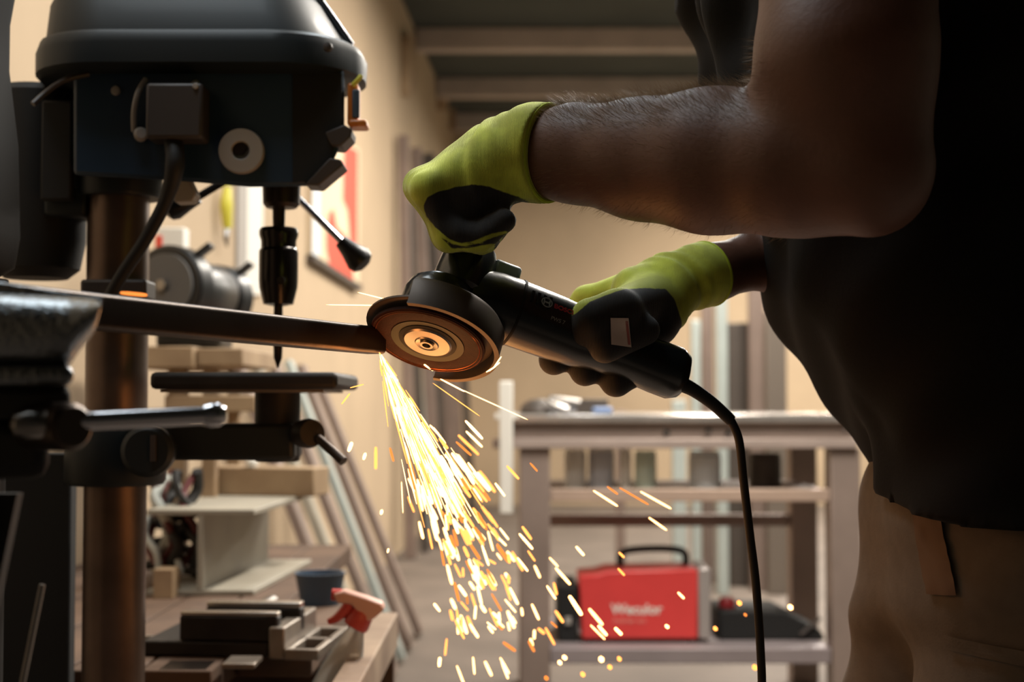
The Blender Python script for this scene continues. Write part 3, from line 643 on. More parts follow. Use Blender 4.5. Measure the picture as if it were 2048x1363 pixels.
gp('disc_label', MB().lathe((0, 0, -.0014), Z1, [(.027, -.0003), (.0345, -.0010), (.0345, 0), (.027, 0)], 48, caps=False), m_olive, dsk, label='olive paper ring on the disc')
gp('flange_seat', MB().lathe((0, 0, -.0030), Z1, [(.0225, 0), (.0272, .0006), (.0275, .003), (.0225, .003)], 48, caps=False), m_blackm)
nut = gp('lock_flange', MB().lathe((0, 0, -.0055), Z1, [(.0065, .0015), (.0105, .0), (.0115, .001), (.0215, .0012), (.0232, .0025), (.0232, .005), (.006, .0052)], 48, caps=False), m_steel)
gp('spindle_end', MB().lathe((0, 0, -.0065), Z1, [(.0005, .004), (.0035, .004), (.004, 0), (.0062, .0), (.0062, .004)], 24), m_steel, nut)
# guard: angles measured in local frame, found from the side the skirt covers
def ang_of(xp, yp):
    best = None
    for i in range(720):
        a = 2 * math.pi * i / 720; q = GM @ V((.064 * math.cos(a), .064 * math.sin(a), 0))
        c_ = q - V((0, 0, CAMZ)); f = V((0, math.cos(PITCH), math.sin(PITCH))); u = V((0, -math.sin(PITCH), math.cos(PITCH))); dpt = c_.dot(f)
        e = math.hypot(CX + FPX * c_.x / dpt - xp, CY - FPX * c_.dot(u) / dpt - yp)
        if best is None or e < best[0]: best = (e, a)
    return best[1]
A0 = ang_of(818, 608); A1 = ang_of(868, 752)
def arc(prof, n=40, a0=A0, a1=A1, closed=True):
    # sweep a closed profile polygon (r,z) through the arc a0->a1 that contains the tail side (+x)
    a0n, a1n = a0, a1
    while a1n < a0n: a1n += 2 * math.pi
    mid = (a0n + a1n) / 2
    if math.cos(mid) < 0: a0n, a1n = a1n, a0n + 2 * math.pi
    rings = []
    for i in range(n + 1):
        a = a0n + (a1n - a0n) * i / n; rings.append([V((r * math.cos(a), r * math.sin(a), z)) for r, z in prof])
    return MB().loft(rings)
gd = gp('guard', arc([(.0655, -.003), (.0675, -.003), (.068, .02), (.064, .026), (.052, .030), (.044, .030), (.044, .028), (.051, .028), (.062, .0245), (.0655, .019)]), m_guard)
gp('guard_lip', arc([(.0635, -.0045), (.0682, -.0045), (.0682, -.0028), (.0635, -.0028)]), m_guard, gd)
gp('back_plate', MB().lathe((0, 0, .006), Z1, [(.02, 0), (.0585, 0), (.0605, .001), (.0605, .003), (.0585, .004), (.02, .004)], 56, caps=False), m_guard, gd)
gp('gear_housing', MB().lathe((0, 0, .0105), Z1, [(.02, 0), (.033, 0), (.035, .003), (.035, .034), (.032, .044), (.026, .049), (.001, .05)], 40), m_tool)
gp('gear_cap', MB().lathe((.016, 0, .055), V((.05, 0, 1)), [(.024, 0), (.0275, .004), (.0285, .02), (.0275, .04), (.024, .052), (.016, .056), (.001, .0565)], 40), m_tool)
gp('handle', MB().lathe((.02, 0, .104), V((.02, 0, 1)), [(.014, 0), (.014, .01), (.017, .02), (.017, .05), (.001, .056)], 28), m_rubber)
def sect(x, ry, rz, zc, n=32, p=2.6):
    out = []
    for i in range(n):
        a = 2 * math.pi * i / n; c_, s_ = math.cos(a), math.sin(a)
        out.append(V((x, ry * math.copysign(abs(c_) ** (2 / p), c_), zc + rz * math.copysign(abs(s_) ** (2 / p), s_))))
    return out
ZA = .060
bd = gp('motor_body', MB().loft([sect(.024, .024, .026, ZA), sect(.05, .029, .030, ZA), (sect(.07, .0295, .0305, ZA)), sect(.115, .0285, .0295, ZA), sect(.14, .0265, .028, ZA), sect(.165, .0235, .0245, ZA), sect(.20, .0225, .0235, ZA), sect(.225, .0235, .025, ZA), sect(.243, .0235, .025, ZA), sect(.252, .019, .021, ZA), sect(.255, .012, .014, ZA)]), m_tool, smooth=60)
gp('band', MB().loft([sect(.071, .0302, .0312, ZA), sect(.0735, .0302, .0312, ZA)]), m_blackm, bd)
gp('lock_button', MB().box((.040, -.013, .083), (.068, .013, .104)), mat('tool_grey_plastic', (128, 142, 150), .35), bd, bevel=.004, seg=3)
for k in range(4):
    gp('vent', MB().box((.078 + k * .006, -.0305, ZA + .0), (.081 + k * .006, -.0285, ZA + .012)), m_blackm, bd)
# writing on the body, on the side towards the viewer
toc = (GM.to_3x3().inverted() @ V((0, -1, 0))); toc.x = 0; toc.normalize()
upv = V((1, 0, 0)).cross(toc); upv = -upv if (GM.to_3x3() @ upv).z < 0 else upv
def decal(mb, x, angle, r, mm, name, lab=None, par=None):
    n_ = (toc * math.cos(angle) + upv * math.sin(angle)).normalized(); u_ = (upv * math.cos(angle) - toc * math.sin(angle)).normalized()
    m = M((V((1, 0, 0)), u_, n_)).transposed().to_4x4()
    m = M.Translation(V((x, 0, ZA)) + n_ * r) @ m
    return gp(name, xf(mb, m), mm, par or bd, smooth=0, label=lab)
ring = MB().lathe((0, 0, 0), Z1, [(.0046, 0), (.0056, 0), (.0056, .0005), (.0046, .0005)], 32, caps=False)
ring.box((-.0028, -.0008, 0), (.0028, .0008, .0005)); ring.box((-.0034, -.003, 0), (-.0022, .003, .0005)); ring.box((.0022, -.003, 0), (.0034, .003, .0005))
decal(ring, .094, R(36), .0315, m_logo, 'emblem', 'round grey emblem on the grinder body')
decal(text_mesh('BOSCH', .0072, .0003, True), .1135, R(36), .0308, m_logored, 'lettering', 'red lettering on the grinder body')
decal(text_mesh('PWS 7', .0052, .0002), .109, R(12), .0298, m_logo, 'lettering', 'small grey lettering on the grinder body')
cpt = [(1350, 762, 1.375), (1385, 778, 1.38), (1425, 806, 1.385), (1462, 840, 1.39)]
gp('strain_relief', xf(MB().tube([P(*q) for q in cpt], [.0085, .0068, .0062, .0058], 14, 6), GM.inverted()), m_rubber)
cpt = [(1462, 840, 1.39), (1478, 880, 1.392), (1487, 960, 1.395), (1500, 1070, 1.395), (1512, 1170, 1.395), (1521, 1300, 1.395), (1524, 1420, 1.395), (1520, 1800, 1.395), (1480, 2400, 1.395), (1440, 2700, 1.395)]
pts = [P(*q) for q in cpt]; pts = [p for p in pts if p.z > .03] + [V((.17, 1.38, .006)), V((.1, 1.3, .006)), V((-.1, 1.25, .006))]
gp('power_cord', xf(MB().tube(pts, .0042, 12, 8), GM.inverted()), m_rubber)

# ------------------------------------------------------------------ the person
pe = thing('person', 'man in black shirt and khaki trousers leaning forward with gloved hands on the grinder', 'person', (.72, 1.46, 0))
def cap(a, b): # (x, y, Y, rpx) pairs -> world capsule
    return (tuple(P(a[0], a[1], a[2])), px(a[3], a[2]), tuple(P(b[0], b[1], b[2])), px(b[3], b[2]))
YT = 1.46
def slab(x, y, r, hy, Y=YT):  # capsule lying across the body
    p = P(x, y, Y); return ((p.x, Y - hy, p.z), r, (p.x, Y + hy, p.z), r)
left_arm = [cap((1060, 312, 1.30, 74), (1150, 306, 1.285, 92)), cap((1150, 308, 1.285, 92), (1285, 318, 1.25, 115)), cap((1285, 318, 1.25, 115), (1420, 322, 1.21, 138)), cap((1420, 322, 1.21, 138), (1600, 320, 1.165, 150)),
            cap((1600, 320, 1.165, 148), (1742, 366, 1.13, 104)), cap((1728, 318, 1.13, 136), (1692, 120, 1.13, 174)), cap((1690, 120, 1.13, 172), (1700, -120, 1.16, 182)), cap((1700, -120, 1.16, 180), (1740, -300, 1.24, 170))]
right_arm = [cap((1330, 570, 1.44, 40), (1425, 545, 1.47, 50)), cap((1425, 545, 1.47, 52), (1540, 512, 1.53, 62)), cap((1540, 512, 1.53, 62), (1720, 470, 1.63, 72)), cap((1720, 470, 1.64, 72), (1735, -220, 1.68, 105))]
torso = [slab(1765, -60, .150, .11), slab(1790, 200, .155, .10), slab(1850, 490, .143, .09), slab(1955, 690, .130, .09), slab(2060, 850, .122, .09), slab(2090, 1000, .120, .09)]
def chain(pr, n=3):
    out = []
    for a, b in zip(pr[:-1], pr[1:]):
        for t in np.linspace(0, 1, n + 1):
            q = lambda i: tuple(np.array(a[i]) * (1 - t) + np.array(b[i]) * t)
            out.append((q(0), a[1] * (1 - t) + b[1] * t, q(2), a[3] * (1 - t) + b[3] * t))
    return out
torso_c = chain(torso, 2)
shoul = [cap((1740, -290, 1.24, 130), (1730, -330, 1.46, 150)), cap((1735, -250, 1.68, 110), (1730, -330, 1.46, 130))]
hx = P(1560, -600, YT)
neck = [cap((1700, -300, YT, 130), (1600, -520, YT, 105))]
headp = [((hx.x, YT, hx.z), .088, (hx.x - .02, YT, hx.z - .03), .082), ((hx.x - .03, YT - .02, hx.z - .08), .05, (hx.x - .03, YT + .02, hx.z - .08), .05), ((hx.x - .085, YT, hx.z - .02), .010, (hx.x - .105, YT, hx.z - .052), .014),
         ((hx.x + .01, YT - .088, hx.z - .02), .018, (hx.x + .012, YT - .09, hx.z - .045), .012), ((hx.x + .01, YT + .088, hx.z - .02), .018, (hx.x + .012, YT + .09, hx.z - .045), .012),
         ((hx.x - .09, YT - .018, hx.z - .085), .009, (hx.x - .09, YT + .018, hx.z - .085), .009), ((hx.x - .08, YT - .045, hx.z + .02), .012, (hx.x - .08, YT + .045, hx.z + .02), .012)]
nhip = P(2075, 1060, 1.37); fhip = P(2060, 1060, 1.55)
nkn = V((.455, 1.36, .50)); fkn = V((.405, 1.57, .50)); nan = V((.60, 1.34, .10)); fan = V((.44, 1.58, .10))
legs = []
for hp_, kn, an in ((nhip, nkn, nan), (fhip, fkn, fan)):
    legs += [(tuple(hp_), .098, tuple(kn), .066), (tuple(kn), .064, tuple(kn * .55 + an * .45 + V((.02, 0, 0))), .06), (tuple(kn * .55 + an * .45 + V((.02, 0, 0))), .058, tuple(an), .042), (tuple(an), .04, tuple(an + V((-.13, 0, -.06))), .03)]
body, bvs, bqs = sdf_obj('body', left_arm + right_arm + torso_c + shoul + neck + headp + legs, .006, .02, m_skin, pe)
hair = [((hx.x + .02, YT, hx.z + .02), .096, (hx.x + .0, YT, hx.z + .03), .092)]
sdf_obj('hair', hair, .006, .01, m_head_hair, pe, post=lambda F, X, Y, Z: np.maximum(F, -(Z - (hx.z - .02 + (X - hx.x) * -.5))))
for s_ in (-1, 1):
    obj('eye', MB().lathe((hx.x - .094, YT + s_ * .034, hx.z - .012), (-1, 0, 0), [(.001, 0), (.011, .001), (.008, .006), (.001, .008)], 14), m_white, pe)
# shirt
def fold(F, X, Y, Z):
    return F + .004 * np.sin(38 * X + 26 * Z + 9 * Y) * np.clip((1.05 - Z) * 4, 0.15, 1) + .0025 * np.sin(60 * Z - 25 * X + 40 * Y)
hemp = P(1735, 1002, 1.40); hemq = P(2048, 1056, 1.40)
def shirt_post(F, X, Y, Z):
    F = fold(F - .012, X, Y, Z)
    t = (X - hemp.x) / (hemq.x - hemp.x); hz_ = hemp.z + (hemq.z - hemp.z) * np.clip(t, -.3, 1.4) + .008 * np.sin(30 * X + 20 * Y)
    return np.maximum(F, hz_ - Z)
def ledge(x, y, r, Y): p = P(x, y, Y); return tuple(p), px(r, Y)
def lobe(pts, Y):
    o = []
    for a, b in zip(pts[:-1], pts[1:]):
        p, r = ledge(*a, Y); q, s = ledge(*b, Y); o.append((p, r, q, s))
    return o
flap = lobe([(1490, -330, 90), (1452, -20, 78), (1500, 160, 70), (1600, 420, 60), (1650, 520, 45)], 1.60) + lobe([(1540, -330, 90), (1490, -20, 60), (1520, 160, 56), (1600, 400, 60)], 1.40) + lobe([(1520, -330, 90), (1500, -20, 80), (1560, 160, 80), (1640, 420, 70)], 1.50)
hang = lobe([(1800, 760, 50), (1835, 860, 62), (1848, 985, 62)], 1.40) + lobe([(1830, 780, 60), (1865, 985, 70)], 1.52) + lobe([(2050, 860, 225), (2075, 1040, 272)], 1.355) + lobe([(2240, 860, 235), (2260, 1050, 275)], 1.355) + lobe([(2430, 860, 200), (2400, 1060, 240)], 1.44)
sleeve = [cap((1700, -140, 1.165, 196), (1740, -300, 1.24, 190)), cap((1735, -60, 1.68, 125), (1735, -250, 1.68, 130))]
sdf_obj('shirt', torso_c + shoul + flap + hang + sleeve, .007, .018, m_shirt, pe, post=shirt_post)
# trousers
def tr_post(F, X, Y, Z):
    F = F - .014 + .0022 * np.sin(75 * Z + 30 * X + 14 * Y) * np.clip(1.1 - Z, .3, 1) + .002 * np.sin(48 * X - 60 * Z)
    return np.maximum(np.maximum(F, Z - .93), .09 - Z)
legs_t = [l for i, l in enumerate(legs) if i % 4 != 3]
bulge = [cap((1822, 1250, 1.52, 92), (1812, 1420, 1.53, 90))]
hipb = [slab(2080, 1000, .122, .09), slab(2070, 1080, .122, .09), slab(1945, 1090, .06, .09)]
tro, tvs, tqs = sdf_obj('trousers', legs_t + hipb + bulge + chain([slab(1925, 1000, .062, .06), slab(1905, 1180, .05, .05)], 2), .006, .04, m_trouser, pe, post=tr_post)
def patch(vs, poly, Y0, nx=8, ny=8, rad=.0035, lift=.0012):
    xs = [p[0] for p in poly]; ys = [p[1] for p in poly]; mb = MB(); g = []
    for j in range(ny + 1):
        for i in range(nx + 1):
            u, v = i / nx, j / ny
            x = (poly[0][0] * (1 - u) + poly[1][0] * u) * (1 - v) + (poly[3][0] * (1 - u) + poly[2][0] * u) * v
            y = (poly[0][1] * (1 - u) + poly[1][1] * u) * (1 - v) + (poly[3][1] * (1 - u) + poly[2][1] * u) * v
            p = P(x, y, Y0); d2 = (vs[:, 0] - p.x) ** 2 + (vs[:, 2] - p.z) ** 2; near = np.where(d2 < rad ** 2)[0]
            yy = vs[near, 1].min() if len(near) else (g[-1].y + lift if g else Y0)
            g.append(V((p.x, yy - lift, p.z)))
    g2 = [p + V((0, .0006, 0)) for p in g]; n1 = nx + 1; N = len(g)
    fs = [(j * n1 + i, j * n1 + i + 1, (j + 1) * n1 + i + 1, (j + 1) * n1 + i) for j in range(ny) for i in range(nx)]
    return MB().add(g + g2, fs + [tuple(N + k for k in f[::-1]) for f in fs])
obj('shade_dirt_strip', patch(tvs, [(1780, 950), (1812, 950), (1844, 1160), (1808, 1166)], 1.4, 6, 14, .006, .002), m_shade_dirt, pe, label='brown strip of painted shade and dirt down the trousers')  # brown strip puts the shadow and dirt on the trousers into colour
obj('pocket_flap', patch(tvs, [(1835, 1240), (2040, 1262), (2040, 1292), (1838, 1266)], 1.4, 12, 3, .006, .002), m_trouser, pe)
for an in (nan, fan):
    sdf_obj('boot', [(tuple(an + V((.0, 0, .04))), .055, tuple(an + V((0, 0, -.04))), .056), (tuple(an + V((0, 0, -.045))), .05, tuple(an + V((-.15, 0, -.06))), .038)], .006, .03, m_boot, pe, post=lambda F, X, Y, Z: np.maximum(np.maximum(F, .002 - Z), Z - .17))
# arm hair
nrm = np.zeros_like(bvs); q = bvs[bqs]; fn = np.cross(q[:, 2] - q[:, 0], q[:, 3] - q[:, 1])
for i in range(4): np.add.at(nrm, bqs[:, i], fn)
nrm /= np.linalg.norm(nrm, axis=1)[:, None] + 1e-9
f0 = np.array(P(1150, 306, 1.285)); f1 = np.array(P(1540, 320, 1.18)); fd = (f1 - f0) / np.linalg.norm(f1 - f0); L_ = np.linalg.norm(f1 - f0)
tpar = (bvs - f0) @ fd; rad = np.linalg.norm(bvs - f0 - np.outer(tpar, fd), axis=1)
cand = np.where((tpar > -.01) & (tpar < L_ + .03) & (rad < .1) & (bvs[:, 1] < 1.34))[0]
wgt = np.where(nrm[cand, 2] > .35, 1.2, np.where(nrm[cand, 2] < -.6, .35, .22)); wgt /= wgt.sum()
hm = MB(); hv = []; hf = []
for i in np.random.choice(cand, 14000, p=wgt):
    j = np.random.rand(3) - .5; p = bvs[i] + j * .005; n_ = nrm[i]; top_ = n_[2] > .5; g = -fd * np.random.uniform(.3, 1.2) + n_ * np.random.uniform(.35, 1.0) + (np.random.rand(3) - .5) * .7
    g /= np.linalg.norm(g); L = np.random.uniform(.006, .013) * (1.45 if top_ else 1); g = g + n_ * (.25 if top_ else 0); g /= np.linalg.norm(g); s_ = np.cross(g, n_); s_ /= np.linalg.norm(s_) + 1e-9; s_ *= .00011
    p = p - n_ * .003; m1 = p + g * L * .55; m2 = p + g * L - fd * L * .25
    o_ = len(hv); hv += [p - s_, p + s_, m1 + s_ * .8, m1 - s_ * .8, m2]; hf += [(o_, o_ + 1, o_ + 2, o_ + 3), (o_ + 3, o_ + 2, o_ + 4)]
hm.v = [V(p) for p in hv]; hm.f = hf
ho = obj('arm_hair', hm, m_hair, pe, smooth=0); ho['kind'] = 'stuff'

# gloves
def glove_mat():
    m = bpy.data.materials.new('knit_glove_coated'); m.use_nodes = True; nt = m.node_tree; n = nt.nodes; b = n['Principled BSDF']
    at = n.new('ShaderNodeAttribute'); at.attribute_name = 'coat'
    tc = n.new('ShaderNodeTexCoord'); nz_ = n.new('ShaderNodeTexNoise'); nz_.inputs['Scale'].default_value = 160; nz_.inputs['Detail'].default_value = 3
    nt.links.new(tc.outputs['Object'], nz_.inputs['Vector'])
    ad = n.new('ShaderNodeMath'); ad.operation = 'MULTIPLY_ADD'; nt.links.new(nz_.outputs['Fac'], ad.inputs[0]); ad.inputs[1].default_value = .0016; nt.links.new(at.outputs['Fac'], ad.inputs[2])
    mr = n.new('ShaderNodeMapRange'); nt.links.new(ad.outputs[0], mr.inputs[0]); mr.inputs[1].default_value = .0003; mr.inputs[2].default_value = .0013
    wv = n.new('ShaderNodeTexWave'); wv.inputs['Scale'].default_value = 260; wv.inputs['Distortion'].default_value = 2; nt.links.new(tc.outputs['Object'], wv.inputs['Vector'])
    n2 = n.new('ShaderNodeTexNoise'); n2.inputs['Scale'].default_value = 28; n2.inputs['Detail'].default_value = 6; nt.links.new(tc.outputs['Object'], n2.inputs['Vector'])
    r2 = n.new('ShaderNodeMapRange'); r2.inputs[1].default_value = .4; r2.inputs[2].default_value = .62; nt.links.new(n2.outputs['Fac'], r2.inputs[0])
    y = n.new('ShaderNodeMix'); y.data_type = 'RGBA'; y.inputs['A'].default_value = (lin(186), lin(194), lin(62), 1); y.inputs['B'].default_value = (lin(224), lin(238), lin(82), 1); nt.links.new(r2.outputs[0], y.inputs['Factor'])
    mx = n.new('ShaderNodeMix'); mx.data_type = 'RGBA'; nt.links.new(mr.outputs[0], mx.inputs['Factor'])
    mx.inputs['A'].default_value = (lin(34), lin(31), lin(30), 1); nt.links.new(y.outputs['Result'], mx.inputs['B']); nt.links.new(mx.outputs['Result'], b.inputs['Base Color'])
    b.inputs['Roughness'].default_value = .75; b.inputs['Sheen Weight'].default_value = .25
    bp = n.new('ShaderNodeBump'); bp.inputs['Strength'].default_value = .5; bp.inputs['Distance'].default_value = .0006; nt.links.new(wv.outputs['Fac'], bp.inputs['Height']); nt.links.new(bp.outputs[0], b.inputs['Normal'])
    return m
m_glove = glove_mat(); m_rim = mat('glove_cuff_lime', (186, 206, 52), .8)
def px2(poly, Y): return [(P(x, y, Y).x, P(x, y, Y).z) for x, y in poly]
def plane_cut(pc, nrm_):
    pc = np.array(pc); nn = np.array(nrm_) / np.linalg.norm(nrm_)
    return lambda X, Y, Z: (X - pc[0]) * nn[0] + (Y - pc[1]) * nn[1] + (Z - pc[2]) * nn[2]
# left glove
lc = P(1100, 306, 1.293); ld = (P(1290, 318, 1.25) - P(1060, 310, 1.30)); ld = V((ld.x, ld.y * 1.25, ld.z)).normalized()
cutL = plane_cut(lc, ld)
prL = [cap((1120, 306, 1.29, 98), (1070, 306, 1.295, 96)), cap((1070, 306, 1.295, 94), (1000, 316, 1.31, 76)), cap((1000, 316, 1.31, 74), (940, 345, 1.31, 62)),
       cap((1000, 330, 1.285, 60), (930, 395, 1.28, 58)), cap((985, 370, 1.285, 44), (1000, 395, 1.285, 34)), cap((930, 395, 1.285, 55), (930, 425, 1.33, 50))]
for f, (Yf, dx, dy, rr_) in enumerate([(1.262, 8, 4, 27), (1.283, 2, 0, 29), (1.305, -2, -2, 30), (1.327, 2, 0, 29)]):
    mcp = (846 + dx, 374 + dy); pip = (898 + dx * .5, 470 + dy * .5); dip = (962, 474); tip = (1008 - 2 * f, 441)
    prL += [cap((985, 318, 1.31 + (Yf - 1.31) * .5, 58), (*mcp, Yf, rr_ + 3)), cap((*mcp, Yf, rr_ + 2), (*pip, Yf, rr_)), cap((*pip, Yf, rr_), (*dip, Yf, rr_ - 2)), cap((*dip, Yf, rr_ - 2), (*tip, Yf, rr_ - 3))]
prL += [cap((985, 345, 1.335, 40), (950, 420, 1.352, 32)), cap((950, 420, 1.352, 32), (915, 478, 1.35, 27))]
def glL(F, X, Y, Z):
    u = cutL(X, Y, Z)
    wr_ = np.exp(-((u + .045) / .022) ** 2) * .0011 * np.sin(u * 300 + Z * 60 + Y * 40) * np.sin(u * 110 + Z * 45 + 1.0) + .0012 * np.exp(-((u + .052 + (Z - lc.z) * .35) / .004) ** 2)
    notch = np.sqrt((X - P(1036, 418, 1.28).x) ** 2 + (Z - P(1036, 418, 1.28).z) ** 2) - px(16, 1.28)
    F = np.maximum(F + wr_, -notch)
    return np.maximum(F, u)
A1p = px2([(852, 432), (847, 412), (856, 396), (880, 384), (910, 375), (945, 369), (978, 372), (1005, 380), (1060, 392), (1060, 470), (1010, 462), (985, 468), (950, 482), (922, 488), (900, 480), (872, 456)], 1.255)
A2p = px2([(880, 474), (905, 489), (930, 493), (960, 487), (990, 474), (1040, 455), (1030, 480), (985, 487), (940, 496), (905, 497)], 1.255)
bx_, bz_ = P(1080, 380, 1.29).x, 0
def coatL(vs): 
    p = vs[:, [0, 2]]; return np.minimum(poly_sd(p, A1p), poly_sd(p, A2p))
glv, _, _ = sdf_obj('glove', prL, .0022, .012, m_glove, pe, post=glL, attr={'coat': coatL})
glv['label'] = 'lime knit glove with black coated palm, on the hand over the grinder head'
def rim(c, d, r, tube_r, n=40, sy=1.0):
    a, b, d = frame_from(d)
    return MB().loft([[c + (a * math.cos(2 * math.pi * i / n) + b * math.sin(2 * math.pi * i / n)) * (r + tube_r * math.cos(2 * math.pi * j / 8)) + d * (tube_r * math.sin(2 * math.pi * j / 8)) for j in range(8)] for i in list(range(n)) + [0]], caps=False)
obj('cuff_rim', rim(lc - ld * .001, ld, px(96.5, 1.293), .0022), m_rim, glv)
# right glove
rcn = P(1416, 547, 1.467); rd = (P(1500, 522, 1.51) - P(1380, 556, 1.455)).normalized()
cutR = plane_cut(rcn, rd)
prR = [cap((1435, 542, 1.473, 64), (1395, 552, 1.46, 63)), cap((1395, 552, 1.46, 61), (1345, 566, 1.45, 54)), cap((1345, 566, 1.45, 54), (1270, 580, 1.445, 48)),
       cap((1345, 590, 1.44, 52), (1305, 640, 1.425, 56)), cap((1300, 600, 1.435, 50), (1240, 625, 1.40, 46)),
       cap((1300, 600, 1.42, 48), (1235, 625, 1.355, 42)), cap((1235, 625, 1.355, 42), (1182, 645, 1.345, 36)), cap((1182, 645, 1.345, 36), (1160, 668, 1.348, 30)),
       cap((1240, 620, 1.352, 36), (1176, 625, 1.348, 26)), cap((1290, 660, 1.36, 30), (1210, 690, 1.35, 36))]
for f, (mx, my, tx, ty, rr_) in enumerate([(1172, 600, 1104, 722, 34), (1215, 598, 1166, 744, 34), (1262, 610, 1228, 764, 36), (1300, 640, 1266, 750, 29)]):
    prR += [cap((1330, 560, 1.46, 44), (mx, my, 1.485, 26)), cap((mx, my, 1.485, 26), ((mx + tx) / 2 - 10, (my + ty) / 2, 1.49, 27)), cap(((mx + tx) / 2 - 10, (my + ty) / 2, 1.49, 27), (tx + 8, ty - 12, 1.44, 29)), cap((tx + 8, ty - 12, 1.44, 29), (tx + 4, ty - 3, 1.385, rr_ - 3))]
def glR(F, X, Y, Z):
    u = cutR(X, Y, Z)
    wr_ = np.exp(-((u + .04) / .02) ** 2) * .0022 * np.sin(u * 330 + Z * 90) * (.4 + .6 * np.sin(Z * 70 + u * 120))
    return np.maximum(F + wr_, u)
A3p = px2([(1128, 640), (1152, 628), (1178, 606), (1206, 594), (1245, 580), (1290, 573), (1340, 571), (1358, 588), (1374, 628), (1386, 668), (1310, 900), (1000, 900), (1000, 660)], 1.36)
grv, gvs, gqs = sdf_obj('glove', prR, .0022, .010, m_glove, pe, post=glR, attr={'coat': lambda v: poly_sd(v[:, [0, 2]], A3p)})
grv['label'] = 'lime knit glove with black coated palm, on the hand round the grinder body'
obj('cuff_rim', rim(rcn - rd * .001, rd, px(63.5, 1.467), .002), m_rim, grv)
# white care label lying on the coated palm: take the surface of the glove under the outline and lift it
lbp = patch(gvs, [(1218, 638), (1254, 638), (1261, 695), (1220, 690)], 1.35)
tg = obj('care_label', lbp, m_label, grv, label='white sewn label on the glove')
obj('red_stripe', patch(gvs - np.array([0, .0006, 0]), [(1248, 644), (1253, 644), (1259, 690), (1254, 690)], 1.35, 1, 6), mat('tag_red', (186, 112, 106), .6), tg)

# ------------------------------------------------------------------ steel work table with its things
YW = 4.2
def wx(x, Y=YW): return P(x, 800, Y).x
def wz(y, Y=YW): return P(0, y, Y).z
wt = thing('steel_work_table', 'welded steel work table with shelves behind the sparks', 'table', (wx(1360), YW + .35, 0))
ztab = wz(828)
obj('table_top', MB().box((wx(1000), YW - .02, wz(845)), (wx(1722), YW + .72, ztab)), mat('table_steel_top', (214, 206, 198), .22, .7, var=.2, scale=8), wt, bevel=.004)
obj('apron', MB().box((wx(1008), YW, wz(876)), (wx(1706), YW + .03, wz(845.5))), m_taupe, wt)
obj('apron_lip', MB().box((wx(985), YW - .015, wz(896)), (wx(1712), YW + .04, wz(876.5))), mat('table_steel_pale', (186, 168, 158), .45, .3, var=.15, scale=6), wt, bevel=.003)
LW = wx(1100) - wx(1040)
for x0, Y in ((1040, YW), (1660, YW)):
    obj('leg', MB().box((wx(x0), Y + .001, .0005), (wx(x0) + LW, Y + LW, wz(896.5))), m_taupe, wt, bevel=.004)
for x0 in (1040, 1660):
    obj('leg', MB().box((wx(x0) + .0, YW + .6, .0005), (wx(x0) + LW, YW + .6 + LW, wz(845.5))), m_taupe, wt, bevel=.004)
obj('shelf_rail', MB().box((wx(1100) + .001, YW + .01, wz(1003)), (wx(1660) - .001, YW + .05, wz(978))), mat('rail_steel', (196, 170, 152), .5, .3, var=.15, scale=6), wt, bevel=.003)
obj('shelf_board', MB().box((wx(1100) + .001, YW + .051, wz(994)), (wx(1660) - .001, YW + .58, wz(981))), m_taupe, wt)
obj('rear_rail', MB().box((wx(1040) + LW + .001, YW + .62, wz(1052, YW + .62)), (wx(1660) - .001, YW + .65, wz(1028, YW + .62))), m_taupe, wt, bevel=.003)
zs = wz(1297)
obj('lower_shelf', MB().box((wx(1100) + .001, YW + .01, wz(1328)), (wx(1660) - .001, YW + .62, zs)), mat('shelf_steel', (158, 146, 146), .5, .3, var=.15, scale=6), wt, bevel=.003)
for bx, by in ((1690, 853), (1455, 866), (1332, 866), (1415, 862)):
    obj('bolt', MB().lathe((wx(bx), YW - .0005, wz(by)), (0, -1, 0), [(.001, 0), (.011, 0), (.011, .006), (.004, .008), (.001, .008)], 12), m_chrome, wt)
# things on the table
cl = thing('screw_clamp', 'small bright screw clamp lying on the work table', 'clamp', (wx(1125), YW + .2, ztab))
CYt = YW + .12
def tp(x, y): p = P(x, y, CYt); return V((p.x, CYt, max(p.z, ztab + .009)))
obj('frame', MB().tube([tp(1150, 826), tp(1118, 812), tp(1096, 800), tp(1110, 796), tp(1160, 803)], .0075, 8, 3), m_steel, cl)
obj('screw', MB().cyl(tp(1100, 822), tp(1150, 833), .006, n=10), m_chrome, cl)
obj('jaw', MB().cyl(tp(1138, 826) + V((0, 0, .004)), tp(1152, 826) + V((0, 0, .004)), .013, n=14), m_chrome, cl)
o = obj('flat_bar', MB().box((P(1120, 0, YW + .3).x, YW + .25, ztab + .0005), (P(1212, 0, YW + .3).x, YW + .29, ztab + .045)), m_stock3, bevel=.003, loc=(P(1165, 0, YW + .3).x, YW + .27, ztab)); tag(o, 'dark flat steel bar lying behind the screw clamp', 'bar')
o = obj('blue_marker', MB().cyl((P(1185, 0, YW + .1).x, YW + .12, ztab + .0105), (P(1222, 0, YW + .1).x, YW + .14, ztab + .0105), .01, n=12), mat('marker_blue', (96, 124, 170), .4), loc=(P(1200, 0, YW).x, YW + .12, ztab)); tag(o, 'small blue marker on the work table right of the clamp', 'marker')
o = obj('cloth_bundle', MB().lathe((P(1078, 0, YW + .2).x, YW + .2, ztab + .0005), (0, 0, 1), [(.06, 0), (.062, .01), (.052, .03), (.03, .042), (.001, .046)], 24), m_stock3, loc=(P(1078, 0, YW + .2).x, YW + .2, ztab)); tag(o, 'dark low bundle on the left end of the work table', 'bundle')
wp = thing('white_bracket', 'bright white upright strip at the left end of the work table', 'strip', (wx(1012), YW + .3, 0))
